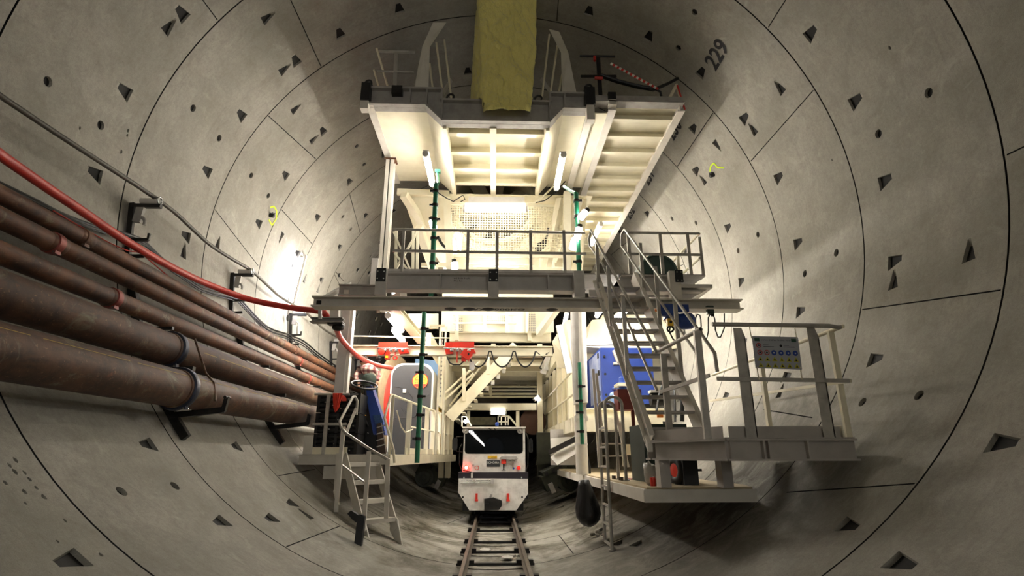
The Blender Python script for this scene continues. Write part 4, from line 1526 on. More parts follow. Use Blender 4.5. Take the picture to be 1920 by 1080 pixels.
t = thing('paint_can', 'small red can at the corner of the low walkway', 'can', at(1224, 897, 6.85))
c = at(1224, 900, 6.85)
c.z = zw
MB().lathe(c, (0, 0, 1), [(0, .032), (.09, .034), (.1, .03)], 14).build('body', M['redpaint'], t)
MB().lathe(c + V((0, 0, .1)), (0, 0, 1), [(0, .028), (.012, .028)], 14).build('lid', M['chrome'], t)
mb = MB()
c = at(1222, 885, 7.0)
c.z = zw + .1
mb.ball(c, .09, .08, .12, 14, 10)
for i, v in enumerate(mb.v):
    d = (v - c)
    mb.v[i] = c + d * (1 + rnd.uniform(-.22, .22)) + (V((-.03, 0, .05)) if d.z > .06 else V())
tag(mb.build('plastic_bag', M['clearbag'], None, 180), 'crumpled pale plastic bag beside the red can on the low walkway', 'bag')

mb = MB()
prof = [(0, .08), (.1, .11), (.25, .15), (.4, .19), (.52, .195), (.61, .16), (.66, .1), (.69, .02)]
c = V((1.42, 9.3, 1.17))
mb.lathe(c, (.1, -.1, -1), prof, 22)
for i, v in enumerate(mb.v):
    mb.v[i] = v + V((rnd.uniform(-1, 1), rnd.uniform(-1, 1), rnd.uniform(-.5, .5))) * .012
tag(mb.build('bin_bag', M['bag'], None, 180), 'full black bin bag hanging from the edge of the low walkway beside the ladder', 'bag')
mb = MB()
c = at(1096, 880, 11.4)
c.z = zw + .05
mb.lathe(c + V((0, 0, -.05)), (.05, 0, 1), [(0, .12), (.15, .11), (.33, .055), (.42, .02), (.46, .03)], 16)
for i, v in enumerate(mb.v):
    mb.v[i] = v + V((rnd.uniform(-1, 1), rnd.uniform(-1, 1), 0)) * .015
tag(mb.build('bin_bag', M['bag'], None, 180), 'tied black bin bag standing on the low walkway behind the round column', 'bag')

# cream frame parts of the gallery on the right
t = thing('gallery', 'cream side gallery with ribbed wall panels and handrail, right of the locomotive', 'gallery', (1.7, 13, 2.4))
gx = 1.72
y0, y1 = 12.0, 21.0
zf = 2.35
MB().box((gx, y0, zf - .02), (3.6, y1, zf)).build('floor_plate', M['cream'], t)
MB().channel((gx, y0, zf - .16), (gx, y1, zf - .16), .12, .3, .02, (0, 0, 1), 1).build('edge_beam', M['cream'], t)
MB().bar((gx - .05, y0, zf - .16), (3.6, y0, zf - .16), .06, .3).build('front_beam', M['cream'], t)
for k in range(9):
    y = y0 + .3 + k * 1.05
    MB().bar((gx - .03, y, zf - .3), (gx - .03, y, zf - .02), .1, .02, (0, 1, 0)).build('bracket', M['cream'], t)
MB().box((gx + .12, y0 + 1.2, zf), (gx + .14, y1, 4.0)).build('wall_panel', M['cream'], t)
for k in range(8):
    y = y0 + 1.2 + k * 1.15
    MB().box((gx + .02, y, zf), (gx + .12, y + .12, 4.05)).build('rib', M['cream'], t)
for z in (zf + .5, zf + 1.02):
    MB().cyl((gx, y0 + .05, z), (gx, y1, z), .025, n=8).build('handrail', M['cream'], t)
for k in range(7):
    y = y0 + .1 + k * 1.45
    MB().bar((gx, y, zf), (gx, y, zf + 1.02), .05, .05).build('post', M['cream'], t)

mb = MB().prism([at(1100, 640, 15.5), at(1130, 590, 15.5), at(1290, 590, 15.5), at(1290, 760, 15.5), at(1100, 760, 15.5)], (0, .05, 0))  # added cream sheet standing in for the lit concrete side wall
tag(mb.build('lit_wall_screen', M['cream']), 'added cream screen for the lit side wall, behind the blue cabinet and stair', 'screen')
t = thing('blue_cabinet', 'tall bright blue switch cabinet on the right walkway behind the stair', 'cabinet', at(1170, 756, 13.0))
a, b, c_ = at(1126, 652, 13.0), at(1126, 757, 13.0), at(1206, 652, 13.0)
MB().box((a.x, 13.0, b.z), (a.x + 1.25, 16.5, a.z)).build('case', M['bluecab'], t)
MB().box((a.x - .015, 13.15, b.z + .08), (a.x, 14.6, a.z - .06)).build('door', mat('lit pale blue door', '#8fa0d6', .35, 0, '#dfe3f2', .8, 3.), t)  # pale tone paints the light on the cabinet's side
MB().box((a.x - .015, 14.7, b.z + .08), (a.x, 16.3, a.z - .06)).build('door', M['bluecab'], t)
for z in (.15, .5, .8):
    MB().cyl((a.x + .08, 12.985, b.z + z * 1.4), (a.x + .08, 13.0, b.z + z * 1.4), .03, n=10).build('plug', M['black'], t)
    MB().box((a.x - .04, 13.2, b.z + z * 1.4), (a.x - .015, 13.3, b.z + z * 1.4 + .12)).build('latch', M['black'], t)
MB().box((a.x - .02, 13.1, b.z - .12), (a.x + 1.25, 16.5, b.z)).build('plinth', M['blackst'], t)
t = thing('walkway_beam', 'cream beam carrying the blue cabinet on the right walkway', 'beam', at(1150, 780, 12.6))
a, b = at(1098, 766, 12.5), at(1200, 790, 12.5)
MB().box((a.x, 12.5, b.z), (3.9, 12.6, a.z)).box((a.x, 12.4, a.z - .03), (3.9, 16.5, a.z)).build('girder', M['cream'], t)
MB().box((a.x + .3, 12.48, b.z + .05), (a.x + .42, 12.5, a.z - .08)).build('cover_plate', M['cream'], t)
a, b = at(1172, 833, 10.2), at(1211, 853, 10.2)
mb = MB().box((a.x, 10.2, b.z), (b.x + .5, 10.3, a.z)).bar(at(1205, 792, 10.2), at(1207, 833, 10.2), .07, .07, (0, 1, 0)).bar(at(1218, 790, 10.2), at(1218, 833, 10.2), .05, .07, (0, 1, 0))
tag(mb.build('support_frame', M['cream']), 'cream support frame with two uprights behind the red post', 'frame')
t = thing('water_bottle', 'clear blue water cooler bottle with blue cap beside the red box', 'bottle', at(1153, 757, 11.5))
c = at(1153, 760, 11.5)
MB().lathe(c, (0, 0, 1), [(0, .09), (.02, .11), (.2, .11), (.25, .09), (.28, .04)], 18).build('body', mat('pale blue bottle plastic', '#7f9cc4', .15), t)
MB().lathe(c + V((0, 0, .28)), (0, 0, 1), [(0, .035), (.03, .045), (.07, .045), (.09, .02)], 14).build('cap', M['blue'], t)
t = thing('blue_drum', 'small blue plastic drum on a shelf above the red box', 'drum', at(1168, 722, 11.2))
c = at(1168, 731, 11.2)
MB().lathe(c, (0, 0, 1), [(0, .07), (.01, .08), (.09, .08), (.1, .085), (.11, .08), (.24, .08), (.25, .06)], 18).build('body', M['blue'], t)
MB().lathe(c + V((0, 0, .25)), (0, 0, 1), [(0, .05), (.03, .045)], 14).build('lid', M['blue'], t)
mb = MB().box(at(1153, 723, 11.35) + V((0, -.3, -.04)), at(1182, 721, 11.35) + V((0, .1, .0)))
tag(mb.build('wall_shelf', M['cream']), 'narrow cream shelf under the small blue drum', 'shelf')
t = thing('junction_box', 'white plastic junction box and shelf on the blue cabinet front', 'box', at(1160, 668, 12.9))
MB().prism([at(1149, 657, 12.9), at(1153, 655, 12.9), at(1165, 680, 12.9), at(1158, 682, 12.9)], (.0, .09, 0)).build('case', M['white'], t)
MB().box(at(1151, 683, 12.9), at(1166, 679, 12.9) + V((0, .1, 0))).build('shelf', M['white'], t)
t = thing('pump_motor', 'dark grey pump motor with pale cover seen through the stair', 'motor', at(1230, 745, 10.5))
c = at(1231, 745, 10.5)
MB().cyl(c + V((-.12, 0, -.04)), c + V((.12, 0, -.04)), .12, n=18).build('body', M['blackst'], t)
MB().box(c + V((-.13, -.1, .08)), c + V((.1, .1, .13))).build('cover', M['white'], t)
mb = MB().box(at(1233, 783, 9.5), at(1243, 771, 9.5) + V((0, .04, 0)))
tag(mb.build('warning_tag', M['orange']), 'small orange tag hanging behind the stair treads', 'tag')
mb = MB().tube([at(1231, 770, 10), at(1236, 740, 10.2), at(1248, 700, 10.4), at(1256, 690, 10.4), at(1262, 705, 10.4), at(1265, 740, 10.2), at(1266, 790, 10)], .022, 7)
tag(mb.build('black_hose', M['black']), 'black hose looping behind the stair treads', 'hose')
mb = MB().cyl(at(1280, 725, 10), at(1279, 790, 10), .04, n=10)
tag(mb.build('black_post', M['black']), 'black upright pipe behind the right end of the stair treads', 'pipe')

# ------------------------------------------------------------------ blue electric hoist on the crane beam
t = thing('electric_hoist', 'deep blue electric hoist on the crane beam behind the stair handrails', 'hoist', at(1270, 600, 8.3))
yh = 8.3
MB().box(at(1237, 592, yh - .12), at(1263, 570, yh - .12) + V((0, .06, 0))).box(at(1266, 584, yh - .12), at(1291, 571, yh - .12) + V((0, .06, 0))).box(at(1240, 578, yh + .16), at(1288, 572, yh + .2)).build('trolley', M['hoist'], t)
c0, c1 = at(1272, 603, yh), at(1300, 596, yh)
MB().lathe(c0, (1, 0, .06), [(-.06, .06), (0, .12), (.1, .13), (.2, .13), (.24, .1), (.26, .05)], 18).build('motor', M['hoist'], t)
MB().cyl(at(1247, 590, yh), at(1276, 600, yh), .09, n=14).build('gearbox', M['hoist'], t)
MB().lathe(at(1236, 592, yh - .1), (0, -1, 0), [(0, .03), (.03, .035), (.04, .02)], 12).build('wheel', M['white'], t)
MB().cyl(at(1282, 618, yh), at(1284, 626, yh), .02, n=8).build('chain_guide', M['chrome'], t)
MB().bar(at(1228, 582, yh - .1), at(1243, 584, yh - .1), .03, .04).build('buffer', M['orange'], t)
t = thing('pendant_control', 'yellow and black hoist pendant control hanging from the blue hoist', 'control', at(1257, 605, 8.15))
MB().box(at(1252, 611, 8.15), at(1262, 597, 8.15) + V((0, .07, 0))).build('case', M['yellow'], t)
MB().box(at(1256, 606, 8.14), at(1260, 601, 8.14) + V((0, .02, 0))).build('button', M['black'], t)
MB().ring(at(1257, 617, 8.17), (.2, 1, 0), .045, .015, n=16).tube([at(1257, 611, 8.17), at(1255, 622, 8.17), at(1262, 636, 8.17), at(1268, 640, 8.17)], .012, 6).build('cable_grip', M['black'], t)
mb = MB()
pp = []
for cx_, w_, ytop, ybot in ((1309, 5, 589, 636), (1334, 6, 588, 634)):
    pp += [at(cx_ - w_, ybot - 12, 8.3), at(cx_ - w_, ytop + 8, 8.3), at(cx_ - 2, ytop, 8.3), at(cx_ + 3, ytop + 2, 8.3), at(cx_ + w_, ytop + 10, 8.3), at(cx_ + w_ + 1, ybot - 16, 8.3), at(cx_ + w_ + 6, ybot - 2, 8.3), at(cx_ + w_ + 11, ybot - 2, 8.3)]
pp += [at(1358, 615, 8.3), at(1358, 588, 8.3)]
mb.tube(pp, .011, 6)
tag(mb.build('festoon_cable', M['black']), 'thin black festoon cable in loops under the right end of the crane beam', 'cable')
t = thing('cable_trolley', 'small dark cable trolley clipped to the right end of the crane beam', 'trolley', at(1333, 580, 8.27))
MB().box(at(1327, 588, 8.24), at(1338, 573, 8.24) + V((0, .06, 0))).build('body', M['dkgreen'], t)
MB().cyl(at(1332, 590, 8.3), at(1338, 590, 8.3), .03, n=8).build('roller', M['blackst'], t)
# ------------------------------------------------------------------ track
ZR = .20
def rail_mesh(x, y0, y1):
    prof = [(-.05, 0), (.05, 0), (.05, .012), (.009, .022), (.009, .075), (.028, .085), (.028, .108), (.02, .115), (-.02, .115), (-.028, .108), (-.028, .085), (-.009, .075), (-.009, .022), (-.05, .012)]
    return MB().prism([V((x + a, y0, ZR - .115 + b)) for a, b in prof], (0, y1 - y0, 0))
TIES = [atz(920, py, .1).y for py in (1053, 1031, 1013, 992, 976)]
ty = TIES[-1] + 1.0
while ty < 24:
    TIES.append(ty)
    ty += 1.1
TIES = [TIES[0] - 1.0, TIES[0] - 1.9, TIES[0] - 2.8][::-1] + TIES
for x, nm, side in ((-.425, 'left', -1), (.425, 'right', 1)):
    t = thing('track_rail', 'rusty %s rail of the narrow track running under the locomotive' % nm, 'rail', (x, 6, .1), 'rails of the narrow track')
    rail_mesh(x, 1.5, 30).build('rail_bar', M['steel'], t)
    for y in TIES[:10]:
        for s in (-1, 1):
            MB().box((x + s * .085 - .035, y - .05, .085), (x + s * .085 + .035, y + .05, .125)).build('rail_clip', M['blackst'], t)
for k, y in enumerate(TIES[2:10]):
    o = MB().box((-.56, y - .035, .05), (.56, y + .035, .085)).build('track_tie', M['blackst'])
    tag(o, 'thin dark steel cross tie of the narrow track, %s to the camera' % ORD[k], 'tie', 'track ties')
mb = MB()
c = V((-.44, 7.4, .11))
for (a, b, w_) in ((6.4, 8.2, .1), ):
    mb.add([V((-.455, 6.0, ZR - .02)), V((-.455, 7.6, ZR - .02)), V((-.457, 7.6, ZR - .10)), V((-.457, 6.0, ZR - .10))], [(0, 1, 2, 3)])
mb.build('paint_stain', M['tape'], bpy.data.objects['track_rail'], 0)
for (px, py, s, lab) in ((910, 1030, .1, 'flat pale scrap of paper between the rails'), (951, 1044, .09, 'pale rubble lump beside the right rail')):
    p = atz(px, py, .05)
    mb = MB().ball((p.x, p.y, .045), s, s * 1.3, .02, 9, 5)
    for i, v in enumerate(mb.v):
        mb.v[i] = v + V((rnd.uniform(-1, 1), rnd.uniform(-1, 1), 0)) * .02
    tag(mb.build('rubble', M['clearbag']), lab, 'rubble')
p = wall(1122, 1002)
mb = MB()
for k in range(9):
    mb.ball(p + V((rnd.uniform(-.14, .14), rnd.uniform(-.2, .2), .02)), .035, .045, .025, 6, 4)
tag(mb.build('rubble', M['concrete']), 'small heap of grey crumbs on the lining by the ladder foot', 'rubble', kind='stuff')

# ------------------------------------------------------------------ locomotive
YL = 13.5
t = thing('locomotive', 'white narrow gauge tunnel locomotive with dark windscreen on the track', 'locomotive', (0, YL, ZR))
def L(px, py, y=YL):
    return at(px, py, y)
zt, zb, zm = L(925, 803).z, L(925, 886).z, L(925, 957).z
x0, x1 = L(868, 840).x, L(985, 840).x
MB().prism([(x0, YL, zb), (x1, YL, zb), (x1 - .005, YL, zt), (x0 + .02, YL, zt)], (0, 1.9, 0)).build('cab', M['locowhite'], t)
MB().box((x0 - .02, YL - .12, zt), (x1 + .01, YL + 2.0, zt + .03)).build('cab_roof', M['white'], t)
xl, xr = L(859, 920).x, L(990, 920).x
MB().prism([L(860, 897, YL - .12), L(990, 898, YL - .12), L(990, 926, YL - .12), L(968, 957, YL - .12), L(880, 957, YL - .12), L(859, 923, YL - .12)], (0, .06, 0)).build('front_apron', M['locowhite'], t)
MB().box((xl, YL - .1, L(925, 897).z), (xr, YL + 3.8, zb + .01)).build('band', M['locoband'], t)
MB().box((xl, YL - .05, L(925, 932).z), (xl + .1, YL + 3.8, zb)).box((xr - .1, YL - .05, L(925, 935).z), (xr, YL + 3.8, zb)).box((xl + .1, YL + .2, .32), (xr - .1, YL + 3.8, zb)).build('underframe', M['blackst'], t)
MB().box((x0 + .06, YL + 1.9, zb), (x1 - .06, YL + 3.8, zt - .35)).build('engine_hood', M['locowhite'], t)
# windscreen with rounded corners
wx0, wx1, wz0, wz1 = L(873, 830).x, L(979, 830).x, L(925, 849).z, L(925, 807).z
def rr(x0_, x1_, z0_, z1_, r, y):
    out = []
    for cx_, cz_, a0 in ((x1_ - r, z1_ - r, 0), (x0_ + r, z1_ - r, PI / 2), (x0_ + r, z0_ + r, PI), (x1_ - r, z0_ + r, 1.5 * PI)):
        out += [V((cx_ + r * math.cos(a0 + PI / 2 * k / 5), y, cz_ + r * math.sin(a0 + PI / 2 * k / 5))) for k in range(6)]
    return out
w_ = MB().prism(rr(wx0, wx1, wz0, wz1, .07, YL - .012), (0, .012, 0)).build('windscreen', M['glassdk'], t)
MB().prism(rr(wx0 - .02, wx1 + .02, wz0 - .02, wz1 + .02, .08, YL - .006), (0, .005, 0)).build('window_seal', M['black'], w_)
mb = MB().tube([L(916, 803, YL - .03), L(922, 806, YL - .03)], .008, 5).tube([L(926, 803, YL - .03), L(932, 808, YL - .03)], .008, 5)
mb.build('wiper', M['black'], w_)
for px in (873, 975):
    c = L(px, 807.5, YL - .03)
    o = MB().lathe(c, (0, -1, 0), [(-.03, .07), (.02, .075), (.04, .07), (.045, .055)], 18).build('headlamp', M['greydk'], t)
    MB().lathe(c + V((0, -.04, 0)), (0, -1, 0), [(0, .055), (.012, .02)], 18).build('lens', M['chrome'], o)
c = L(874.5, 876.5, YL - .02)
o = MB().lathe(c, (0, -1, 0), [(0, .065), (.03, .065), (.04, .05)], 18).build('tail_lamp', M['taillamp'], t)
part_label(o, 'lit red tail lamp')
MB().lathe(c + V((0, -.04, 0)), (0, -1, 0), [(0, .032), (.01, .02)], 14).build('lamp_core', M['tailcore'], o)
c = L(972.5, 877, YL - .02)
part_label(MB().lathe(c, (0, -1, 0), [(0, .045), (.03, .045), (.04, .03)], 18).build('tail_lamp', M['reflect'], t), 'unlit red tail lamp')
pl = MB().prism([L(912, 863, YL - .01), L(937, 863, YL - .01), L(937, 875, YL - .01), L(912, 875, YL - .01)], (0, .01, 0)).build('name_plate', mat('dark name plate', '#26282c', .4), t)
mb = MB()
letter(mb, 'SCHÖMA', .068, L(924.5, 867.5, YL - .013), (1, 0, 0), (0, 0, 1), 1.0)
mb.build('lettering', mat('plate lettering', '#c8cac8', .4), pl, 0)
st = MB().prism([L(914.5, 854.5, YL - .01), L(932, 854.5, YL - .01), L(932, 860, YL - .01), L(914.5, 860, YL - .01)], (0, .01, 0)).build('yellow_sticker', M['yellow'], t)
mb = MB()
scribble(mb, L(921.5, 858.6, YL - .013), (1, 0, 0), (0, 0, 1), .12, .035, (5,), 2)
mb.build('lettering', M['mark'], st, 0)
MB().prism([L(936, 859, YL - .02), L(940, 856, YL - .02), L(968, 856, YL - .02), L(971, 860, YL - .02), L(966, 861, YL - .02), L(938, 861, YL - .02)], (0, -.12, 0)).build('lamp_hood', M['greydk'], t)
c = L(944.5, 865, YL - .06)
o = MB().lathe(c - V((0, 0, .06)), (0, 0, 1), [(0, .03), (.01, .06), (.1, .062), (.13, .04)], 16).build('warning_beacon', M['redpaint'], t)
MB().lathe(c - V((0, 0, .2)), (0, 0, 1), [(0, .05), (.01, .05), (.02, .015), (.14, .02)], 12).build('stem', M['blackst'], o)
MB().tube([L(954, 865, YL - .03), L(960, 863, YL - .05), L(966, 864, YL - .03)], .015, 6).tube([L(962, 866, YL - .03), L(962, 877, YL - .03)], .008, 5).build('socket', M['chrome'], t)
MB().lathe(L(963, 878, YL), (0, -1, 0), [(0, .025), (.03, .02)], 10).build('plug', M['blue'], t)
MB().ring(L(894, 877, YL - .006), (0, 1, 0), .045, .006, n=18, k=5).build('round_sticker', M['redpaint'], t)
MB().lathe(L(887, 872, YL), (0, -1, 0), [(0, .02), (.02, .018)], 10).build('lock', M['greydk'], t)
for y_ in (901.5, 905.5):
    MB().cyl(L(864, y_, YL - .16), L(923, y_ - .5, YL - .16), .012, n=8).build('tow_rod', M['chrome'], t)
MB().box(L(920, 907, YL - .19), L(927, 898, YL - .13)).box(L(890, 906, YL - .18), L(893, 900, YL - .13)).build('rod_bracket', M['grey'], t)
MB().box(L(883, 896, YL - .16), L(887, 886, YL - .1)).build('band_latch', M['grey'], t)
MB().bar(L(868, 882, YL - .05), L(885, 885, YL - .05), .02, .02).build('lamp_arm', M['blackst'], t)
for px in (893.5, 952.5):
    o = MB().box(L(px - 2.3, 939, YL - .17), L(px + 2.3, 925, YL - .12)).build('shunting_hook', M['redpaint'], t)
    MB().box(L(px - 3, 940, YL - .2), L(px + 3, 936, YL - .12)).build('hook_foot', M['redpaint'], o)
o = MB().prism([L(908, 936, YL - .3), L(925, 933, YL - .3), L(941, 939, YL - .3), L(941, 948, YL - .3), L(936, 956, YL - .3), L(908, 957, YL - .3)], (0, .18, 0)).build('coupler', M['blackst'], t)
MB().box(L(910, 940, YL - .33), L(917, 937, YL - .3)).box(L(910, 946, YL - .33), L(917, 943, YL - .3)).box(L(918, 956, YL - .34), L(919.5, 930, YL - .3)).build('coupler_slot', M['black'], o)
MB().cyl(L(921.5, 934, YL - .25), L(921.5, 927, YL - .25), .025, n=10).build('coupler_pin', M['greydk'], o)
for px in (868, 979):
    MB().lathe(L(px, 932, YL - .121), (0, -1, 0), [(0, .022), (.002, .02)], 14).build('bolt_hole', M['darkglass'], t)
for px in (870, 978):
    MB().lathe(L(px, 895, YL - .12), (0, -1, 0), [(0, .022), (.02, .015)], 10).build('bolt_head', M['chrome'], t)
o = MB().prism(rr(L(848.5, 830).x, L(858, 830).x, L(0, 845).z, L(0, 821).z, .05, YL - .1), (0, .06, 0)).build('mirror', M['black'], t)
MB().tube([L(868, 819, YL), L(856, 819, YL - .06), L(856, 846, YL - .06), L(868, 848, YL)], .012, 6).build('mirror_bracket', M['blackst'], o)
MB().tube([L(866, 833, YL), L(862, 840, YL - .02), L(861, 870, YL - .02), L(866, 884, YL)], .014, 6).build('grab_rail', M['blackst'], t)
MB().tube([L(986, 812, YL), L(990, 822, YL - .02), L(990, 872, YL - .02), L(986, 884, YL)], .014, 6).build('grab_rail', M['blackst'], t)
MB().prism(rr(L(992, 830).x, L(999, 830).x, L(0, 850).z, L(0, 822).z, .05, YL), (0, .06, 0)).build('mirror', M['black'], t)
for sx in (-1, 1):
    for yw in (YL + .7, YL + 2.9):
        MB().lathe((sx * .37, yw, ZR + .19), (sx, 0, 0), [(-.02, .24), (.01, .24), (.012, .2), (.1, .195), (.12, .1)], 20).build('wheel', M['blackst'], t)
MB().box((-.02, YL + .9, wz0 - .3), (.02, YL + 1.0, wz0)).box((L(896, 845, YL + .5).x, YL + .45, wz0 - .1), (L(940, 845, YL + .5).x, YL + .5, wz0 + .16)).build('control_desk', M['grey'], t)
o = tag(MB().ball(L(932, 794, YL + .6) + V((0, 0, -.02)), .05, .05, .055, 12, 8).build('roof_beacon', M['blue'], t), 'blue roof beacon')
MB().tube([L(866, 800, YL + .25), L(866, 781, YL + .25), L(874, 781, YL + .25), L(884, 799, YL + .25)], .02, 6).build('roof_frame', M['cream'], t)
c = L(873, 790, YL + .18)
MB().lathe(c, (0, -1, 0), [(0, .05), (.03, .045), (.04, .02)], 12).build('roof_lamp', M['bulb'], t)

# ------------------------------------------------------------------ wheel bogies of the gantry on the lining
for side in (-1, 1):
    nm = 'right' if side > 0 else 'left'
    c = at(1046, 893, 16.0) if side > 0 else at(812, 889, 19.0)
    th = theta_of(c)
    rad, tang = V((-math.sin(th), 0, math.cos(th))), V((math.cos(th), 0, math.sin(th)))
    t = thing('wheel_bogie', 'dirty olive gantry wheel bogie tilted on the lining %s of the locomotive' % nm, 'bogie', c, 'gantry wheel bogies')
    R = Matrix((tang, V((0, 1, 0)), rad)).transposed()
    base = c.copy()
    MB().cbox(base, (0.962, 1.17, 0.39), R).build('housing', M['bogie'], t)
    MB().cbox(base + rad * 0.247, (0.806, 1.25, 0.117), R).build('top_plate', M['bogie'], t)
    for k in range(4):
        MB().cbox(base + rad * 0.221 - V((0, 0.617, 0)) + tang * (-0.312 + 0.208 * k), (0.091, 0.052, 0.104), R).build('slot', M['black'], t)
    MB().cyl(base - rad * 0.169 + tang * 0.156 * side - V((0, 0.65, 0)), base - rad * 0.169 + tang * 0.156 * side + V((0, 0.546, 0)), 0.286, n=24).build('roller', M['bogie'], t)
    MB().lathe(base - V((0, 0.65, 0)) - rad * 0.169 + tang * 0.156 * side, (0, -1, 0), [(0, 0.208), (0.052, 0.195), (0.065, 0.091), (0.104, 0.078)], 18).build('axle_cap', M['bogie'], t)
    MB().cbox(base - rad * 0.156 - tang * 0.325 * side - V((0, 0.611, 0)), (0.13, 0.104, 0.26), R).build('lug', M['greydk'], t)

# concrete coloured sheet and mixer chute behind the right bogie
t = thing('canvas_sheet', 'pale canvas sheet slung behind the right wheel bogie under the gallery', 'sheet', at(1060, 840, 13))
mb = MB().slab(at(1032, 858, 13), at(1078, 815, 12.6), at(1080, 850, 12.4), at(1045, 872, 12.8), .02).slab(at(1032, 822, 13.4), at(1078, 818, 13.2), at(1070, 830, 13.2), at(1034, 845, 13.4), .02)
mb.each('fold', M['white'], t)
MB().box(at(1033, 872, 13.6), at(1078, 805, 13.6) + V((0, .05, 0))).build('backing', M['grey'], t)
MB().bar(at(1030, 848, 12.9), at(1082, 822, 12.3), .06, .1).build('batten', M['blackst'], t)
t = thing('steel_pillar', 'olive steel pillar right of the locomotive under the gallery', 'pillar', at(1020, 880, 16.6))
a, b = at(1008, 880, 16.6), at(1034, 816, 16.6)
MB().box((a.x, 16.6, .9), (b.x, 16.9, 2.2)).build('shaft', M['bogie'], t)
MB().slab(at(1004, 872, 16.5), at(1038, 868, 16.5), at(1034, 852, 16.5), at(1008, 852, 16.5), .03).build('gusset', M['bogie'], t)

# ------------------------------------------------------------------ left platform
ZL = 1.58
YF = 10.0
t = thing('side_platform', 'off white steel side platform at the left carrying crates and the toilet cabin', 'platform', (-2.6, YF, ZL))
MB().prism([(-3.42, YF, ZL - .02), (-1.88, YF, ZL - .02), (-1.2, 17, ZL - .02), (-3.42, 17, ZL - .02)], (0, 0, .02)).build('deck_plate', M['greydk'], t)
MB().channel((-3.42, YF, ZL - .09), (-1.86, YF, ZL - .09), .07, .16, .014, (0, 0, 1), 1).build('front_beam', M['paint'], t)
MB().channel((-1.88, YF, ZL - .1), (-1.2, 17, ZL - .1), .07, .18, .014, (0, 0, 1), -1).build('side_beam', M['cream'], t)
MB().bar((-3.0, YF + .15, ZL - .3), (-2.0, YF + .15, ZL - .3), .1, .22).build('under_beam', M['paint'], t)
MB().box((-3.35, YF - .02, ZL), (-3.2, YF + .02, ZL + .32)).build('corner_plate', M['paint'], t)

t = thing('guard_rail', 'cream guard rail along the inner edge of the left side platform before the toilet cabin', 'railing', (-1.8, YF + .1, ZL))
ea, eb = V((-1.88, YF + .05, ZL)), V((-1.25, 16.6, ZL))
H1 = at(731, 740, YF + .05).z - ZL
MB().cyl(ea + V((-.02, 0, H1)), eb + V((0, 0, H1)), .024, n=10).cyl(ea + V((-.02, -.004, H1)), ea + V((-.02, 0, H1)), .018, n=10).build('top_rail', M['cream'], t)
MB().cyl(ea.lerp(eb, .2) + V((0, 0, H1 * .52)), eb + V((0, 0, H1 * .52)), .018, n=8).build('middle_rail', M['cream'], t)
for f in (.01, .2, .34, .46, .57, .68, .78, .88, .98):
    p = ea.lerp(eb, f)
    MB().bar(p, p + V((0, 0, H1)), .1 if f > .1 else .05, .03, (0, 1, 0)).build('post', M['cream'], t)
MB().bar(ea.lerp(eb, .18) + V((0, 0, .06)), eb + V((0, 0, .06)), .012, .12).build('toe_board', M['cream'], t)
p = ea + V((-.02, 0, H1))
MB().tube([p, at(721, 783, 9.6), at(738, 845, 9.3), at(740, 868, 9.3)], .022, 8).build('end_loop', M['cream'], t)
MB().tube([at(744, 770, 10.4), at(752, 800, 10.6), at(760, 811, 10.8), at(768, 808, 11.0), at(774, 805, 11.2)], .014, 6).build('chain', M['cream'], t)

t = thing('platform_rail', 'grey two bar guard rail across the front of the black crate stack', 'railing', at(610, 850, YF))
yq = YF + .03
MB().cyl(at(590, 739, yq), at(655, 739, yq), .022, n=10).build('top_rail', M['rail'], t)
MB().bar(at(586, 795, yq), at(650, 795, yq), .02, .045).build('middle_rail', M['rail'], t)
x = at(612, 790, yq).x
MB().bar((x, yq, ZL), (x, yq, at(612, 740, yq).z), .06, .04, (0, 1, 0)).build('post', M['rail'], t)
MB().box((-3.2, yq - .01, ZL), (-2.6, yq + .01, ZL + .12)).build('toe_board', M['cream'], t)
mb = MB()
yc = yq - .04
mb.prism([at(624, 737, yc), at(642, 737, yc), at(634, 766, yc), at(628, 773, yc), at(625, 765, yc)], (0, .05, 0))
mb.prism([at(640, 737, yc + .06), at(646, 740, yc + .1), at(651, 752, yc + .1), at(641, 752, yc + .06)], (0, .02, 0))
for k in range(3):
    mb.tube([at(627 + 5 * k, 738, yc - .01), at(628 + 3 * k, 752, yc - .02), at(628 + k, 770, yc - .01)], .012, 6)
tag(mb.build('warning_cloth', M['orangecloth']), 'orange red safety cloth hung over the rail of the black crate stack', 'cloth')

# stacked black crates
cr0, cr1 = at(586, 850, YF + .1).x, at(668, 850, YF + .1).x
zz = ZL
heights = [.36, .36, .36]
labs = ['lowest of the three black slatted crates stacked on the left platform', 'middle one of the three black slatted crates stacked on the left platform', 'topmost of the three black slatted crates under the orange cloth']
for k, hh in enumerate(heights):
    t = thing('slatted_crate', labs[k], 'crate', ((cr0 + cr1) / 2, YF + .2, zz), 'stacked black crates')
    MB().box((cr0 + .03, YF + .14, zz), (cr1 - .03, YF + .8, zz + hh - .01)).build('body', M['black'], t)
    for s in range(4):
        z = zz + .04 + s * .085
        MB().cyl((cr0, YF + .12, z), (cr1, YF + .12, z), .036, n=8).build('slat', M['black'], t)
    for px in (cr0 + .02, (cr0 + cr1) / 2, cr1 - .02):
        MB().box((px - .025, YF + .08, zz), (px + .025, YF + .13, zz + hh - .015)).build('upright', M['blackst'], t)
    for s in range(5):
        MB().ball((cr0 + .08 + .14 * s + .03 * k, YF + .085, zz + .07 + .055 * ((s * 3 + k) % 4)), .016, .01, .012, 6, 4).build('fitting', M['chrome'], t)
    zz += hh

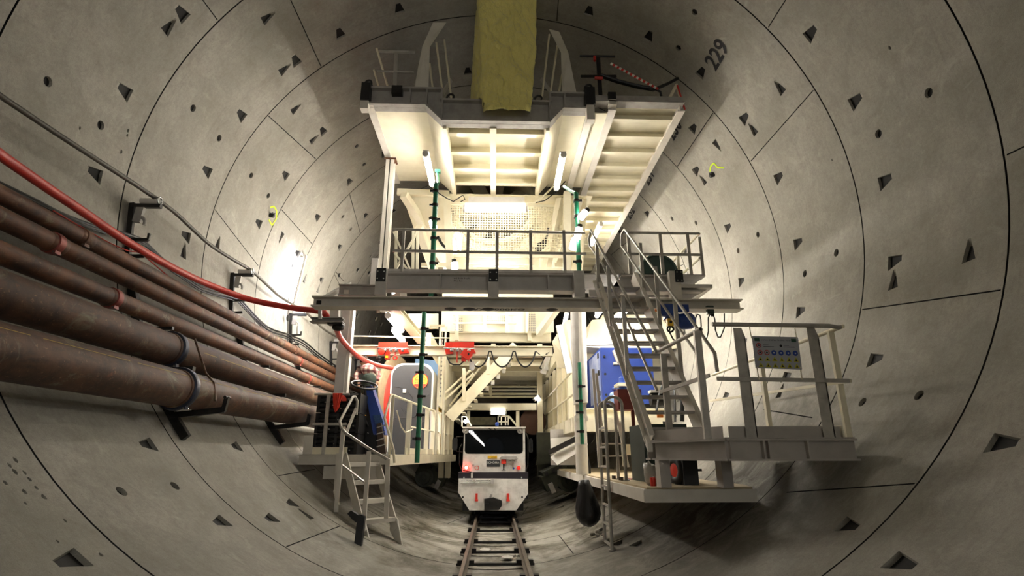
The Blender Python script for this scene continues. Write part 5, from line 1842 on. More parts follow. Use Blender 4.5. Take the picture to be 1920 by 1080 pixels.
# lattice of lights and black machine body right of the crates
t = thing('tunnel_buggy', 'blue and black site machine with steering wheel parked on the left platform', 'machine', at(690, 850, 10.6))
yb = 10.8
MB().prism([at(684, 727, yb), at(696, 722, yb), at(718, 790, yb), at(722, 815, yb), at(700, 815, yb)], (0, .3, 0)).build('steering_column', M['blue'], t)
MB().prism([at(699, 778, yb - .02), at(714, 778, yb - .02), at(719, 792, yb - .02), at(704, 795, yb - .02)], (0, .03, 0)).build('panel', mat('blue rubber panel', '#2a4a78', .7, 0, None, bump=.8, bscale=60.), t)
c = at(683, 722, yb)
MB().ring(c, (.2, -.35, .9), .25, .022, n=26, k=8).cyl(c - V((.22, 0, -.03)), c + V((.2, 0, -.04)), .014, n=6).cyl(c, c - V((-.04, 0, .22)), .03, n=8).build('steering_wheel', M['black'], t)
MB().prism([at(668, 750, yb + .1), at(690, 740, yb + .1), at(712, 820, yb + .1), at(718, 850, yb + .1), at(655, 850, yb + .1)], (0, .5, 0)).build('body', M['black'], t)
for px, py in ((681, 770), (684, 779), (681, 800), (690, 812), (676, 826)):
    MB().ball(at(px, py, yb + .08), .02, .015, .014, 8, 5).build('marker_lamp', M['amber'] if py < 785 else M['chrome'], t)
MB().prism([at(706, 795, yb - .1), at(714, 792, yb - .1), at(724, 850, yb - .1), at(708, 850, yb - .1)], (0, .1, 0)).build('ribbed_cover', mat('brown ribbed cover', '#3b2a20', .5), t)
for py in (800, 812, 824, 836):
    MB().bar(at(706, py + 2, yb - .13), at(722, py - 3, yb - .13), .012, .02).build('cover_rib', M['greydk'], t)
MB().cyl(at(664, 735, yb), at(690, 800, yb), .02, n=8).build('lever', M['blackst'], t)

# person in a plaid shirt bending over the machine, seen from behind
def skin_person():
    def P(px, py, y):
        return at(px, py, y)
    Y = 11.6
    joints = {
        'hip': (P(693, 711, Y - .06), .15), 'waist': (P(691, 700, Y), .13), 'chest': (P(688, 691, Y + .14), .13), 'neck': (P(685, 684, Y + .28), .06),
        'ls': (P(676, 692, Y + .2), .065), 'le': (P(666, 704, Y + .12), .052), 'lw': (P(671, 715, Y - .02), .036),
        'rs': (P(700, 691, Y + .2), .065), 're': (P(711, 702, Y + .14), .052), 'rw': (P(708, 714, Y + .02), .036),
        'lh': (P(687, 724, Y - .02), .13), 'lk': (P(685, 752, Y + .0), .09), 'lf': (V((P(685, 800, Y + .1).x, Y + .1, ZL + .08)), .065), 'lt': (V((P(685, 800, Y + .1).x, Y - .1, ZL + .05)), .05),
        'rh': (P(698, 724, Y - .02), .13), 'rk': (P(701, 752, Y + .05), .09), 'rf': (V((P(702, 800, Y + .15).x, Y + .15, ZL + .08)), .065), 'rt': (V((P(702, 800, Y + .15).x, Y - .05, ZL + .05)), .05)}
    def grow(name, edges, root, m, parent):
        ks = []
        for a, b in edges:
            for k in (a, b):
                if k not in ks:
                    ks.append(k)
        me = bpy.data.meshes.new(name)
        base = parent.location if parent else V()
        me.from_pydata([tuple(joints[k][0] - base) for k in ks], [(ks.index(a), ks.index(b)) for a, b in edges], [])
        o = bpy.data.objects.new(name, me)
        C.objects.link(o)
        o.parent = parent
        sk = o.modifiers.new('skin', 'SKIN')
        for i, k in enumerate(ks):
            me.skin_vertices[0].data[i].radius = (joints[k][1],) * 2
            me.skin_vertices[0].data[i].use_root = k == root
        s = o.modifiers.new('sub', 'SUBSURF')
        s.levels = s.render_levels = 2
        me.materials.append(m)
        return o
    t = thing('person', 'person in plaid shirt and dark green trousers bending behind the black steering wheel', 'person', (joints['hip'][0].x, Y, ZL))
    grow('trousers', [('waist2', 'hip'), ('hip', 'lh'), ('lh', 'lk'), ('lk', 'lf'), ('lf', 'lt'), ('hip', 'rh'), ('rh', 'rk'), ('rk', 'rf'), ('rf', 'rt')] if 0 else [('hip', 'lh'), ('lh', 'lk'), ('lk', 'lf'), ('lf', 'lt'), ('hip', 'rh'), ('rh', 'rk'), ('rk', 'rf'), ('rf', 'rt'), ('hip', 'waist')], 'hip', M['trousers'], t)
    grow('shirt', [('waist', 'chest'), ('chest', 'neck'), ('chest', 'ls'), ('ls', 'le'), ('le', 'lw'), ('chest', 'rs'), ('rs', 're'), ('re', 'rw')], 'waist', M['plaid'], t)
    hd = P(683, 678, Y + .36)
    mb = MB().ball(hd, .085, .1, .115, 16, 12)
    mb.ball(hd + V((-.085, .0, -.01)), .015, .025, .035, 8, 6).ball(hd + V((.085, .0, -.01)), .015, .025, .035, 8, 6)
    mb.ball(hd + V((0, .1, -.02)), .018, .03, .025, 8, 6).cyl(hd - V((0, .05, .14)), hd - V((0, 0, .04)), .055, n=12)
    mb.build('head', M['skin'], t)
    mb = MB().ball(hd + V((0, -.02, .03)), .092, .1, .1, 16, 10)
    mb.build('hair', M['hair'], t)
    for w_, e in (('lw', 'le'), ('rw', 're')):
        a, b = joints[w_][0], joints[e][0]
        d = (a - b).normalized()
        s = d.cross(V((0, 1, 0))).normalized()
        c = a + d * .08
        mb = MB().ball(c, .035, .045, .05, 12, 8)
        for k in range(4):
            o_ = V((0, (k - 1.5) * .02, 0))
            ln = (.06, .075, .07, .055)[k]
            mb.tube([c + d * .03 + o_, c + d * (.03 + ln * .6) + o_, c + d * (.03 + ln) + o_ - s * .03], [.011, .01, .008], 6)
        mb.tube([c + V((0, -.035, 0)), c + V((0, -.055, 0)) + d * .03 - s * .02, c + V((0, -.045, 0)) + d * .06 - s * .03], [.012, .011, .009], 6)
        mb.build('hand', M['skin'], t)


skin_person()

# toilet cabins
def cabin(lab, px0, px1, pt, y, body, roof, depth, logo):
    a, b = at(px0, 800, y).x, at(px1, 800, y).x
    zt_ = at((px0 + px1) / 2, pt, y).z
    t = thing('toilet_cabin', lab, 'toilet', ((a + b) / 2, y, ZL))
    def arch(i, dz, yy):
        x0_, x1_ = a + i, b - i
        r = .34
        out = [V((x0_, yy, ZL)), V((x1_, yy, ZL))]
        for k in range(9):
            an = PI / 2 * k / 8
            out.append(V((x1_ - r + r * math.cos(an), yy, zt_ - dz - r * .8 + r * .8 * math.sin(an))))
        for k in range(9):
            an = PI / 2 + PI / 2 * k / 8
            out.append(V((x0_ + r + r * math.cos(an), yy, zt_ - dz - r * .8 + r * .8 * math.sin(an))))
        return out
    MB().prism(arch(0, 0, y), (0, depth, 0)).build('shell', M[roof], t)
    d = MB().prism(arch(.045, .05, y - .02), (0, .03, 0)).build('door', M[body], t)
    if logo:
        for k in range(3):
            zc = ZL + .55 + .3 * k
            mx = (a + b) / 2 + .05
            MB().tube([V((mx - .3, y - .022, zc + .32)), V((mx - .05, y - .024, zc)), V((mx + .42, y - .022, zc + .35))], .007, 5).build('door_rib', M['toilet'], d)
        pp = [V((a + .1, y - .024, zt_ - .62)), V((a + .4, y - .026, zt_ - .66)), V((a + .6, y - .024, zt_ - .9)), V((a + .62, y - .024, zt_ - 1.3)), V((a + .5, y - .024, zt_ - 1.42)), V((a + .06, y - .024, zt_ - 1.42))]
        MB().tube(pp, .007, 5).build('door_rib', M['toilet'], d)
        MB().box((a + .34, y - .05, zt_ - .78), (a + .42, y - .02, zt_ - .68)).build('latch', M['white'], d)
        c = at(788, 714, y - .03)
        bd = MB().lathe(c, (0, -1, 0), [(0, .205), (.006, .205)], 28).build('round_badge', mat('badge yellow', '#e7a92a', .5), t)
        MB().ring(c + V((0, -.008, 0)), (0, 1, 0), .2, .01, n=28, k=5).build('badge_rim', M['redpaint'], bd)
        o_ = c + V((0, -.01, 0))
        MB().tube([o_ + V((-.14, 0, .02)), o_ + V((-.1, 0, .1)), o_ + V((.08, 0, .1)), o_ + V((.14, 0, .06)), o_ + V((.14, 0, .02)), o_ + V((-.14, 0, .02))], .007, 5).build('badge_outline', M['redpaint'], bd)
        mb = MB()
        scribble(mb, o_ + V((-.12, 0, -.07)), (1, 0, 0), (0, 0, 1), .2, .06, (2, 3), 4)
        mb.build('badge_word', M['dkgreen'], bd, 0)
        MB().add([o_ + V((-.155, 0, -.085)), o_ + V((.155, 0, -.085)), o_ + V((.14, 0, -.125)), o_ + V((.10, 0, -.16)), o_ + V((-.10, 0, -.16)), o_ + V((-.14, 0, -.125))], [(0, 1, 2, 3, 4, 5)]).build('badge_panel', M['redpaint'], bd, 0)
    return t


cabin('dark grey portable toilet cabin with round yellow badge on the left platform', 727, 809, 681, 14.5, 'toilet', 'toiletrim', 1.1, True)
a, b = at(806, 800, 15.8).x, at(823, 800, 15.8).x
t = thing('toilet_cabin', 'yellow sided portable toilet cabin with blue roof half hidden behind the grey cabin', 'toilet', (a, 15.9, ZL))
zt_, zm_ = at(815, 676, 15.8).z, at(815, 708, 15.8).z
MB().box((a - .5, 15.8, ZL), (b, 16.9, zm_)).build('shell', M['yellow'], t)
MB().prism([(a - .5, 15.8, zm_), (b, 15.8, zm_), (b - .12, 15.8, zt_), (a - .5, 15.8, zt_ + .05)], (0, 1.1, 0)).build('roof', mat('faded blue roof', '#5b7ea3', .5), t)

# big brown hose drum seen edge on
t = thing('hose_drum', 'large brown wooden drum wound with red hose behind the bending person', 'drum', at(722, 845, 15.2))
c = at(741, 762, 15.3)
ax = V((1, -.2, .03)).normalized()
MB().lathe(c, ax, [(0, 1.05), (0, 1.36), (.1, 1.38), (.1, 1.05)], 44).build('flange', M['woodtan'], t)
MB().lathe(c - ax * .25, ax, [(0, 1.05), (.12, 1.08), (.24, 1.05)], 40).build('hose_winding', M['red'], t)
MB().lathe(c + ax * .1, ax, [(-.02, 1.06), (.02, 1.06), (.05, 1.02)], 40).build('hose_winding', M['red'], t)

# ------------------------------------------------------------------ left stair
t = thing('access_stair', 'short off white access stair with bent handrails up to the left platform', 'stair', (-1.9, 9.3, .4))
fl, fr = V((-2.02, 9.12, .46)), V((-1.60, 9.55, .46))
up = V((-.55, .62, 1.12))
for f, nm in ((fl, 'near'), (fr, 'far')):
    a, b = f, f + up
    w_ = up.cross(V((0, 0, 1))).normalized()
    MB().bar(a + V((0, 0, -.04)), b + V((0, 0, -.02)), .016, .2, (0, 0, 1)).prism([a + V((0, 0, -.12 if nm == 'near' else -.2)), a + V((.13, -.14, -.12 if nm == 'near' else -.24)), a + V((0.02, -.02, .12)), a + V((-.1, .1, .2)), a + V((-.12, .13, -.06))], w_ * .02).build('stringer', M['paint'], t)
for k in range(4):
    f = .12 + k * .25
    a, b = fl + up * f, fr + up * f
    MB().bar(a, b, .2, .03, (0, 0, 1)).bar(a + V((.05, -.07, -.02)), b + V((.05, -.07, -.02)), .02, .06).build('tread', M['paint'], t)
pts = [at(668, 778, 10.0), at(670, 752, 10.0), at(666, 744, 9.95), at(662, 744, 9.9), at(637, 790, 9.5), at(640, 802, 9.4), at(648, 812, 9.3), at(690, 840, 9.05), at(726, 861, 8.9)]
MB().tube(pts, .024, 10).build('handrail', M['rail'], t)
MB().bar(at(668, 765, 10.0), at(648, 815, 9.4), .045, .03, (0, 1, 0)).build('handrail_brace', M['rail'], t)
MB().bar(at(642, 872, 9.35), at(686, 906, 9.0), .03, .02).build('middle_rail', M['rail'], t)
for (px, p0, p1, yy) in ((644, 800, 960, 9.4), (692, 846, 996, 8.98)):
    a, b = at(px, p0, yy), at(px, p1, yy)
    MB().bar(V((a.x, yy, a.z)), V((a.x, yy, b.z)), .06, .06, (0, 1, 0)).build('post', M['paint'], t)
a = at(727, 860, 9.0)
MB().bar(a, V((a.x - .02, 9.3, .62)), .07, .03, (0, 1, 0)).build('post', M['paint'], t)
MB().bar(at(634, 850, 9.7), at(629, 925, 9.7), .05, .05, (0, 1, 0)).bar(at(628, 920, 9.6), at(634, 948, 9.4), .05, .03).build('brace', M['paint'], t)
t = thing('black_post', 'black steel post with cap wrapped beside the foot of the left access stair', 'post', (-1.9, 8.36, .36))
a = at(672, 1020, 8.36)
b = at(676, 968, 8.36)
MB().bar((a.x, 8.36, a.z - .03), (a.x + .01, 8.4, b.z), .1, .1, (0, 1, 0)).build('shaft', M['black'], t)
MB().prism([at(651, 963, 8.4), at(658, 957, 8.4), at(672, 966, 8.4), at(680, 965, 8.4), at(682, 978, 8.4), at(668, 980, 8.4), at(660, 974, 8.4)], (0, .1, 0)).build('cap', M['black'], t)

# ------------------------------------------------------------------ pipes along the left wall
def pipe_run(lab, x, z, r, y0, y1, m, coup, name='steel_pipe'):
    t = thing(name, lab, 'pipe', (x, 5, z), 'rusty pipes along the left wall')
    cs = sorted(c[0] for c in coup)
    edges = [y0] + cs + [y1]
    for a, b in zip(edges, edges[1:]):
        MB().cyl((x, a + .004, z), (x, b - .004, z), r, n=36).build('pipe_length', M[m], t)
        for e in (a, b):
            if y0 < e < y1:
                s = 1 if e == a else -1
                MB().lathe((x, e, z), (0, s, 0), [(.004, r * 1.01), (.02, r * 1.06), (.09, r * 1.05), (.1, r * 1.0)], 36).build('weld_collar', M[m], t)
    for y, cm in coup:
        o = MB().lathe((x, y - .055, z), (0, 1, 0), [(0, r * 1.02), (.012, r * 1.17), (.05, r * 1.2), (.088, r * 1.17), (.1, r * 1.02)], 36).build('coupling', M[cm], t)
        a = math.radians(-60)
        d = V((math.cos(a), 0, math.sin(a)))
        MB().box(V((x, y - .04, z)) + d * r * 1.2 - V((.018, 0, .018)), V((x, y + .03, z)) + d * r * 1.2 + V((.018, 0, .018))).build('coupling_lug', M[cm], o)
        MB().cyl(V((x, y - .05, z)) + d * r * 1.24, V((x, y + .05, z)) + d * r * 1.24, .01, n=8).build('bolt', M['chrome'], o)
    return t


pipe_run('topmost and thinnest of the five rusty pipes on the left wall', -4.53, 3.83, .085, -2, 30, 'rust', [(5.66, 'rust'), (12.2, 'rust'), (16, 'rust')])
pipe_run('second from the top of the five rusty pipes, with a red clamp near the camera', -4.44, 3.585, .095, -2, 30, 'rust', [(5.2, 'redclamp'), (12.3, 'redclamp')])
pipe_run('third of the five rusty pipes, medium, with a red clamp above the big pipes', -4.31, 3.24, .1, -2, 30, 'rust', [(5.98, 'redclamp'), (12.6, 'redclamp')])
pipe_run('fourth and upper of the two big rusty pipes with a blue black clamp', -4.03, 2.81, .19, -2, 30, 'rustbig', [(6.75, 'blueclamp')])
pipe_run('lowest and biggest rusty pipe with a blue black clamp above the bare lining', -3.68, 2.30, .208, -2, 30, 'rustbig', [(6.45, 'blueclamp')])
# painted line along the two big pipes
for nm, x, z, r, a in (('steel_pipe.003', -4.03, 2.81, .19, 12), ('steel_pipe.004', -3.68, 2.30, .208, 38)):
    mb = MB()
    an = math.radians(a)
    d = V((math.cos(an), 0, math.sin(an)))
    tg = V((-math.sin(an), 0, math.cos(an)))
    y = 2.6 if nm.endswith('4') else 7.2
    k = 0
    while y < 10.5:
        y2 = y + .35
        c = V((x, 0, z)) + d * (r + .0025)
        mb.add([c + tg * .004 + V((0, y, 0)), c - tg * .004 + V((0, y, 0)), c - tg * .004 + V((0, y2, 0)), c + tg * .004 + V((0, y2, 0))], [(0, 1, 2, 3)])
        y = y2 + (.0 if k % 3 else .12)
        k += 1
    mb.build('chalk_line', mat('yellow chalk line', '#a98f4a', .8), bpy.data.objects[nm], 0)

# brackets that carry the pipes
for k, (y, pf) in enumerate(((6.95, (345, 812)), (10.1, (521, 820)), (13.2, None), (-.6, None))):
    if y < 0:
        continue
    t = thing('pipe_bracket', 'black steel bracket holding the rusty pipes off the left wall, %s to the camera' % ORD[k], 'bracket', polar(-1.05, y), 'pipe brackets')
    foot = polar(-.86, y, R0 - .06)
    topp = polar(-1.38, y, R0 - .03)
    pts = [polar(-.86 - .52 * i / 6, y, R0 - .045) for i in range(7)]
    mb = MB()
    for a, b in zip(pts, pts[1:]):
        mb.bar(a, b, .1, .07, (0, 1, 0))
    mb.build('back_rail', M['blackst'], t)
    MB().bar(V((-3.98, y, 2.03)), V((-3.36, y, 2.1)), .08, .07).bar(V((-3.36, y, 2.08)), V((-3.34, y, 2.26)), .05, .05, (0, 1, 0)).build('arm', M['blackst'], t)
    MB().bar(V((-4.35, y, 2.58)), V((-3.8, y, 2.6)), .07, .06).build('arm', M['blackst'], t)
    MB().bar(V((-4.6, y, 3.1)), V((-4.15, y, 3.12)), .05, .04).build('arm', M['blackst'], t)
    if k == 0:
        MB().tube([V((-3.83, y - .05, 2.98)), V((-3.62, y - .05, 2.54)), V((-3.50, y - .05, 2.42)), V((-3.45, y - .05, 2.2))], .013, 6).build('tie_rod', M['rust'], t)
    MB().cyl(V((-3.34, y - .06, 2.25)), V((-3.34, y + .06, 2.25)), .02, n=8).build('bolt', M['blackst'], t)

# ------------------------------------------------------------------ cables and their hangers
def smooth_path(pts, n=6):
    out = []
    P_ = [pts[0]] + list(pts) + [pts[-1]]
    for i in range(1, len(P_) - 2):
        a, b, c, d = P_[i - 1], P_[i], P_[i + 1], P_[i + 2]
        for k in range(n):
            s = k / n
            out.append(.5 * ((2 * b) + (c - a) * s + (2 * a - 5 * b + 4 * c - d) * s * s + (3 * b - a - 3 * c + d) * s ** 3))
    out.append(pts[-1])
    return out


def along(pxs, r=4.72):
    return [wall(px, py, r) for px, py in pxs]


BR = [(6.98, 'nearest'), (9.95, 'second nearest'), (13.0, 'third nearest'), (16.4, 'fourth nearest'), (19.5, 'fifth nearest')]
hx, hz = -4.66, 4.83
mb = MB()
pts = [V((-4.74, -1.5, 4.82)), V((-4.73, 1, 4.80)), V((-4.72, 2.6, 4.79)), V((-4.70, 4.6, 4.80)), V((-4.67, 6.98, 4.92))]
prev = 6.98
for y, _ in BR[1:]:
    pts += [V((-4.68, prev + .9, 4.88)), V((-4.69, (prev + y) / 2, 4.85)), V((-4.68, y - .7, 4.88)), V((-4.67, y, 4.92))]
    prev = y
mb.tube(smooth_path(pts, 4), .03, 10)
tag(mb.build('feed_cable', mat('dark grey cable sheath', '#4b463e', .5)), 'thick dark grey feed cable draped over roller brackets on the left wall', 'cable')
for y, nm in BR:
    t = thing('cable_bracket', 'roller cable bracket with hooks on the left wall, %s to the camera' % nm, 'bracket', V((-4.9, y, 4.6)), 'cable brackets')
    yb_ = y - .08
    x_at = lambda z: -math.sqrt(25 - (z - 5) ** 2)
    MB().bar(V((x_at(4.05) + .03, yb_, 4.05)), V((x_at(4.82) + .03, yb_, 4.84)), .07, .05, (0, 1, 0)).build('upright', M['blackst'], t)
    MB().bar(V((-4.97, yb_, 4.80)), V((-4.58, yb_, 4.80)), .06, .05).build('arm', M['blackst'], t)
    MB().cyl(V((-4.86, yb_, 4.87)), V((-4.62, yb_, 4.87)), .045, n=14).build('roller', M['grey'], t)
    MB().ring(V((-4.61, yb_, 4.88)), (1, 0, 0), .05, .012, n=16).build('roller_ring', M['chrome'], t)
    MB().ring(V((-4.84, yb_, 4.55)), (0, 1, 0), .09, .022, PI * .95, PI * 2.1, n=12, x0=(1, 0, 0)).bar(V((-4.86, yb_, 4.56)), V((-4.84, yb_, 4.8)), .05, .1, (1, 0, 0)).build('hook', M['greydk'], t)
    MB().bar(V((-4.93, yb_, 4.30)), V((-4.66, yb_, 4.31)), .04, .04).bar(V((-4.66, yb_, 4.30)), V((-4.66, yb_, 4.40)), .03, .03, (0, 1, 0)).build('shelf_hook', M['blackst'], t)
    MB().bar(V((-4.9, yb_, 4.07)), V((-4.68, yb_, 4.08)), .04, .04).build('shelf_hook', M['blackst'], t)

def depth_path(pxs):
    return [at(px, py, y) for px, py, y in pxs]


red = depth_path([(-60, 245, 3.98), (0, 290, 4.42), (80, 346, 5.0), (160, 400, 5.68), (245, 457, 6.5), (330, 505, 7.5), (400, 537, 8.4), (470, 562, 9.0), (540, 576, 9.1), (600, 584, 8.9), (612, 592, 8.8), (628, 608, 9.2), (640, 636, 10.2), (672, 668, 11.4), (705, 684, 12.4), (735, 690, 13.3)])
mb = MB().tube(smooth_path(red, 5), .05, 12)
tag(mb.build('red_hose', M['red']), 'thick bright red hose sagging along the left wall to the crane beam bracket', 'hose')
for k, (off, rr_, lab) in enumerate(((0, .02, 'upper of three black cables running along the left wall under the red hose'), (5, .018, 'middle of three black cables running along the left wall under the red hose'), (9, .012, 'lowest and thinnest of three dark cables along the left wall'))):
    pxs = [(-60, 312), (0, 343), (60, 372), (115, 400), (180, 425 - k), (215, 433), (262, 447), (280, 462 - 2 * k), (310, 490), (345, 515), (380, 538), (440, 555), (455, 566), (500, 612), (540, 627), (570, 640), (600, 665), (635, 690)]
    p = [wall(a, b + off, 4.92 - .012 * k) for a, b in pxs]
    tag(MB().tube(smooth_path(p, 4), rr_, 8).build('wall_cable', M['black']), lab, 'cable', 'black wall cables')
pxs = [(100, 395), (160, 430), (205, 455), (240, 470), (262, 474), (285, 492), (315, 518)]
tag(MB().tube(smooth_path([wall(a, b, 4.85) for a, b in pxs], 4), .008, 6).build('signal_wire', M['red']), 'thin red signal wire beside the red hose on the left wall', 'wire')
pxs = [(470, 590), (500, 612), (525, 622), (545, 630), (560, 650), (575, 664), (600, 668)]
tag(MB().tube(smooth_path([wall(a, b, 4.85) for a, b in pxs], 4), .01, 6).build('signal_wire', M['black']), 'thin black wire looping between the far cable brackets', 'wire')
mb = MB().tube([wall(541, 560, 4.93), wall(540, 590, 4.93), wall(539, 640, 4.93)], .01, 6).ball(wall(540, 596, 4.9), .035, .05, .09, 8, 6)
tag(mb.build('lamp_cord', M['blackst']), 'lamp cord with inline plug hanging under the wall fluorescent lamp', 'cord')

# fluorescent lamp on the left wall
p, q_ = wall(567, 492, 4.9), wall(543, 562, 4.86)
p, q_ = wall(566, 484, 4.82), wall(543, 572, 4.82)
t = batten('wall_lamp', 'glaring white fluorescent lamp mounted upright on the left tunnel wall', p, q_, .04, 'tubecool', False, None)
inw = V((-p.x, 0, 5 - p.z)).normalized()
MB().bar(p + inw * .1 + V((0, 0, .1)), q_ + inw * .1, .07, .03, inw).build('housing', M['grey'], t)
MB().bar(wall(567, 470, 4.95), p + inw * .1, .03, .02).build('hanger_rod', M['grey'], t)
# ------------------------------------------------------------------ lower frame with the red chain hoists
YC = 12.0
t = thing('hoist_beam', 'cream cross beam carrying two red chain hoists above the locomotive', 'beam', at(840, 657, YC))
a, b = at(642, 657, YC), at(1036, 659, YC)
zc = (a.z + b.z) / 2
hh = .22
MB().ibeam((a.x, YC, zc), (b.x, YC, zc), .16, hh, .02).build('girder', M['cream'], t)
for px in (925, 1012):
    x = at(px, 644, YC).x
    MB().box((x - .05, YC - .06, zc + hh / 2), (x + .05, YC + .06, zc + hh / 2 + .05)).build('clamp', M['cream'], t)
t = thing('frame_beam', 'cream I beam bolted above the hoist beam', 'beam', at(938, 632, YC + .15))
a, b = at(843, 632, YC + .15), at(1033, 632, YC + .15)
MB().ibeam((a.x, YC + .15, a.z), (b.x, YC + .15, a.z), .14, .21, .02).build('girder', M['cream'], t)
for px in (856, 993):
    x = at(px, 632, YC).x
    MB().box((x - .04, YC, a.z - .1), (x + .04, YC + .1, a.z + .12)).build('stiffener', M['cream'], t)
MB().cyl(at(655, 630, YC - .1), at(843, 634, YC - .1), .015, n=8).build('tie_rod', M['cream'], t)

for px, nm, flip in ((737, 'left', -1), (862, 'right', 1)):
    t = thing('chain_hoist', 'bright red chain hoist trolley on the cream cross beam, %s one of two' % nm, 'hoist', at(px, 660, YC - .15), 'red chain hoists')
    yh = YC - .14
    MB().prism([at(px - 27, 642, yh), at(px + 27, 641, yh), at(px + 27, 650, yh), at(px + 20, 652, yh), at(px - 20, 652, yh), at(px - 27, 650, yh)], (0, .04, 0)).build('side_plate', M['redpaint'], t)
    MB().prism([at(px - 27, 642, yh + .3), at(px + 27, 641, yh + .3), at(px + 27, 651, yh + .3), at(px - 27, 651, yh + .3)], (0, .03, 0)).build('side_plate', M['redpaint'], t)
    MB().cyl(at(px - 30, 653, yh - .05), at(px + 29, 654, yh - .05), .016, n=10).build('spindle', M['chrome'], t)
    for dx in (-15, -4, 6, 18):
        MB().lathe(at(px + dx, 657, yh - .02), (0, -1, 0), [(0, .035), (.04, .035), (.05, .02)], 12).build('wheel', M['chrome'], t)
    MB().prism([at(px - 28, 654, yh), at(px - 14, 654, yh), at(px - 12, 663, yh), at(px - 26, 664, yh)], (0, .2, 0)).build('motor', M['redpaint'], t)
    MB().prism([at(px + 10, 654, yh), at(px + 26, 654, yh), at(px + 30, 661, yh), at(px + 12, 664, yh)], (0, .2, 0)).build('drive', M['redpaint'], t)
    if flip < 0:
        MB().lathe(at(px - 21, 660, yh - .02), (0, -1, 0), [(0, .07), (.05, .07), (.06, .04)], 16).build('motor_cap', M['redpaint'], t)
        MB().box(at(px - 16, 673, yh - .02), at(px - 4, 662, yh + .15)).build('chain_box', M['redpaint'], t)
        MB().box(at(px - 15, 671, yh - .03), at(px - 9, 667, yh - .02)).build('yellow_plate', M['yellow'], t)
        MB().cyl(at(px + 4, 660, yh), at(px + 4, 668, yh), .015, n=8).ring(at(px + 4, 671, yh), (0, 1, 0), .042, .016, n=16).build('hook', M['redpaint'], t)
        MB().ball(at(px - 26, 672, yh), .07, .07, .06, 10, 6).build('chain_bag', M['blackst'], t)
    else:
        R = Matrix.Rotation(.6, 3, 'Y')
        MB().cbox(at(px + 13, 666, yh - .02), (.22, .2, .16), R).box(at(px + 3, 677, yh), at(px + 12, 658, yh + .12)).build('hoist_body', M['redpaint'], t)
        MB().box(at(px + 15, 666, yh - .14), at(px + 18, 662, yh - .12)).build('cover', M['black'], t)
        MB().cyl(at(px - 5, 660, yh), at(px - 5, 680, yh), .012, n=8).build('chain', M['redpaint'], t)
        MB().prism([at(px + 18, 680, yh), at(px + 27, 677, yh), at(px + 28, 690, yh), at(px + 24, 695, yh), at(px + 18, 692, yh)], (0, .1, 0)).build('chain_bag', M['grey'], t)
pp = []
def sag(pts_, y):
    return [at(a_, b_, y) for a_, b_ in pts_]
path = sag([(838, 668), (843, 680), (850, 684), (862, 684), (871, 676)], YC - .1)
mb = MB().tube(path, .016, 7)
tag(mb.build('hoist_cable', M['black']), 'short black cable loop under the right red chain hoist', 'cable')
path = []
for k, (x0, x1) in enumerate(((877, 917), (921, 962), (966, 1004))):
    for i in range(11):
        f = i / 10
        path.append(at(x0 + (x1 - x0) * f, 659 + 29 * math.sin(PI * f) ** .6, YC - .1))
tag(MB().tube(path, .018, 7).build('hoist_cable', M['black']), 'black festoon cable hanging in three loops from the cream cross beam', 'cable')
tag(MB().tube(sag([(1005, 659), (1020, 672), (1030, 660), (1024, 664), (1012, 690), (1016, 692)], YC), .016, 6).build('hoist_cable', M['black']), 'black cable tail at the right end of the cream cross beam', 'cable')

# ladder like cable tray on the left of the hoist
t = thing('cable_tray', 'upright perforated cable tray with cream posts left of the right red hoist', 'tray', at(827, 700, 12.6))
yt = 12.4
MB().box(at(824, 755, yt), at(830, 620, yt) + V((0, .04, 0))).build('perforated_strip', M['grey'], t)
for px in (821.5, 832):
    a, b = at(px, 860, yt), at(px, 612, yt)
    x = (a.x + b.x) / 2
    MB().box((x - .02, yt - .02, ZL), (x + .02, yt + .04, b.z)).build('post', M['cream'], t)
for k in range(14):
    z = at(827, 640 + k * 8, yt).z
    MB().box((at(825.5, 700, yt).x, yt - .004, z), (at(828.5, 700, yt).x, yt, z + .035)).build('slot', M['greydk'], t)
MB().bar(at(806, 611, yt), at(834, 611, yt), .05, .05).build('head_rail', M['cream'], t)

# lamps and slanting beam under the left of the middle deck
batten('fluorescent_lamp', 'bright slanting fluorescent lamp under the left end of the crane beam', at(728, 592, 11.2), at(752, 619, 12.6), .06, 'tubestrong')
t = thing('slanting_beam', 'slanting cream channel beam rising beside the slanting fluorescent lamp', 'beam', at(765, 610, 11.5))
MB().channel(at(738, 575, 10.8), at(792, 640, 13.6), .22, .12, .02).build('girder', M['cream'], t)
mb = MB().slab(at(765, 588, 12.8), at(822, 588, 12.8), at(822, 616, 12.6), at(778, 616, 12.6), .02)
tag(mb.build('ceiling_panel', M['cream']), 'cream panel hanging under the middle deck beside the cable tray', 'panel')

# inclined stair behind the locomotive
ST = 15.0
t = thing('inner_stair', 'cream steel stair slanting up to the right above the locomotive', 'stair', at(850, 780, ST))
MB().bar(at(842, 784, ST), at(968, 648, ST + .3), .05, .3, (0, 0, 1)).build('stringer', M['cream'], t)
MB().bar(at(842, 784, ST + .8), at(968, 648, ST + 1.1), .05, .3, (0, 0, 1)).build('stringer', M['cream'], t)
for k in range(11):
    f = (k + .5) / 11
    a = at(848, 786, ST).lerp(at(968, 657, ST + .3), f)
    MB().box((a.x, a.y, a.z - .1), (a.x + .1, a.y + .8, a.z - .07)).build('tread', M['cream'], t)
for (x0, y0_, x1, y1_) in ((826, 744, 900, 678), (826, 757, 888, 700), (842, 762, 905, 684), (842, 775, 905, 703)):
    MB().cyl(at(x0, y0_, ST + (0 if x0 < 840 else .8)), at(x1, y1_, ST + (.2 if x0 < 840 else 1)), .03, n=8).build('handrail', M['cream'], t)
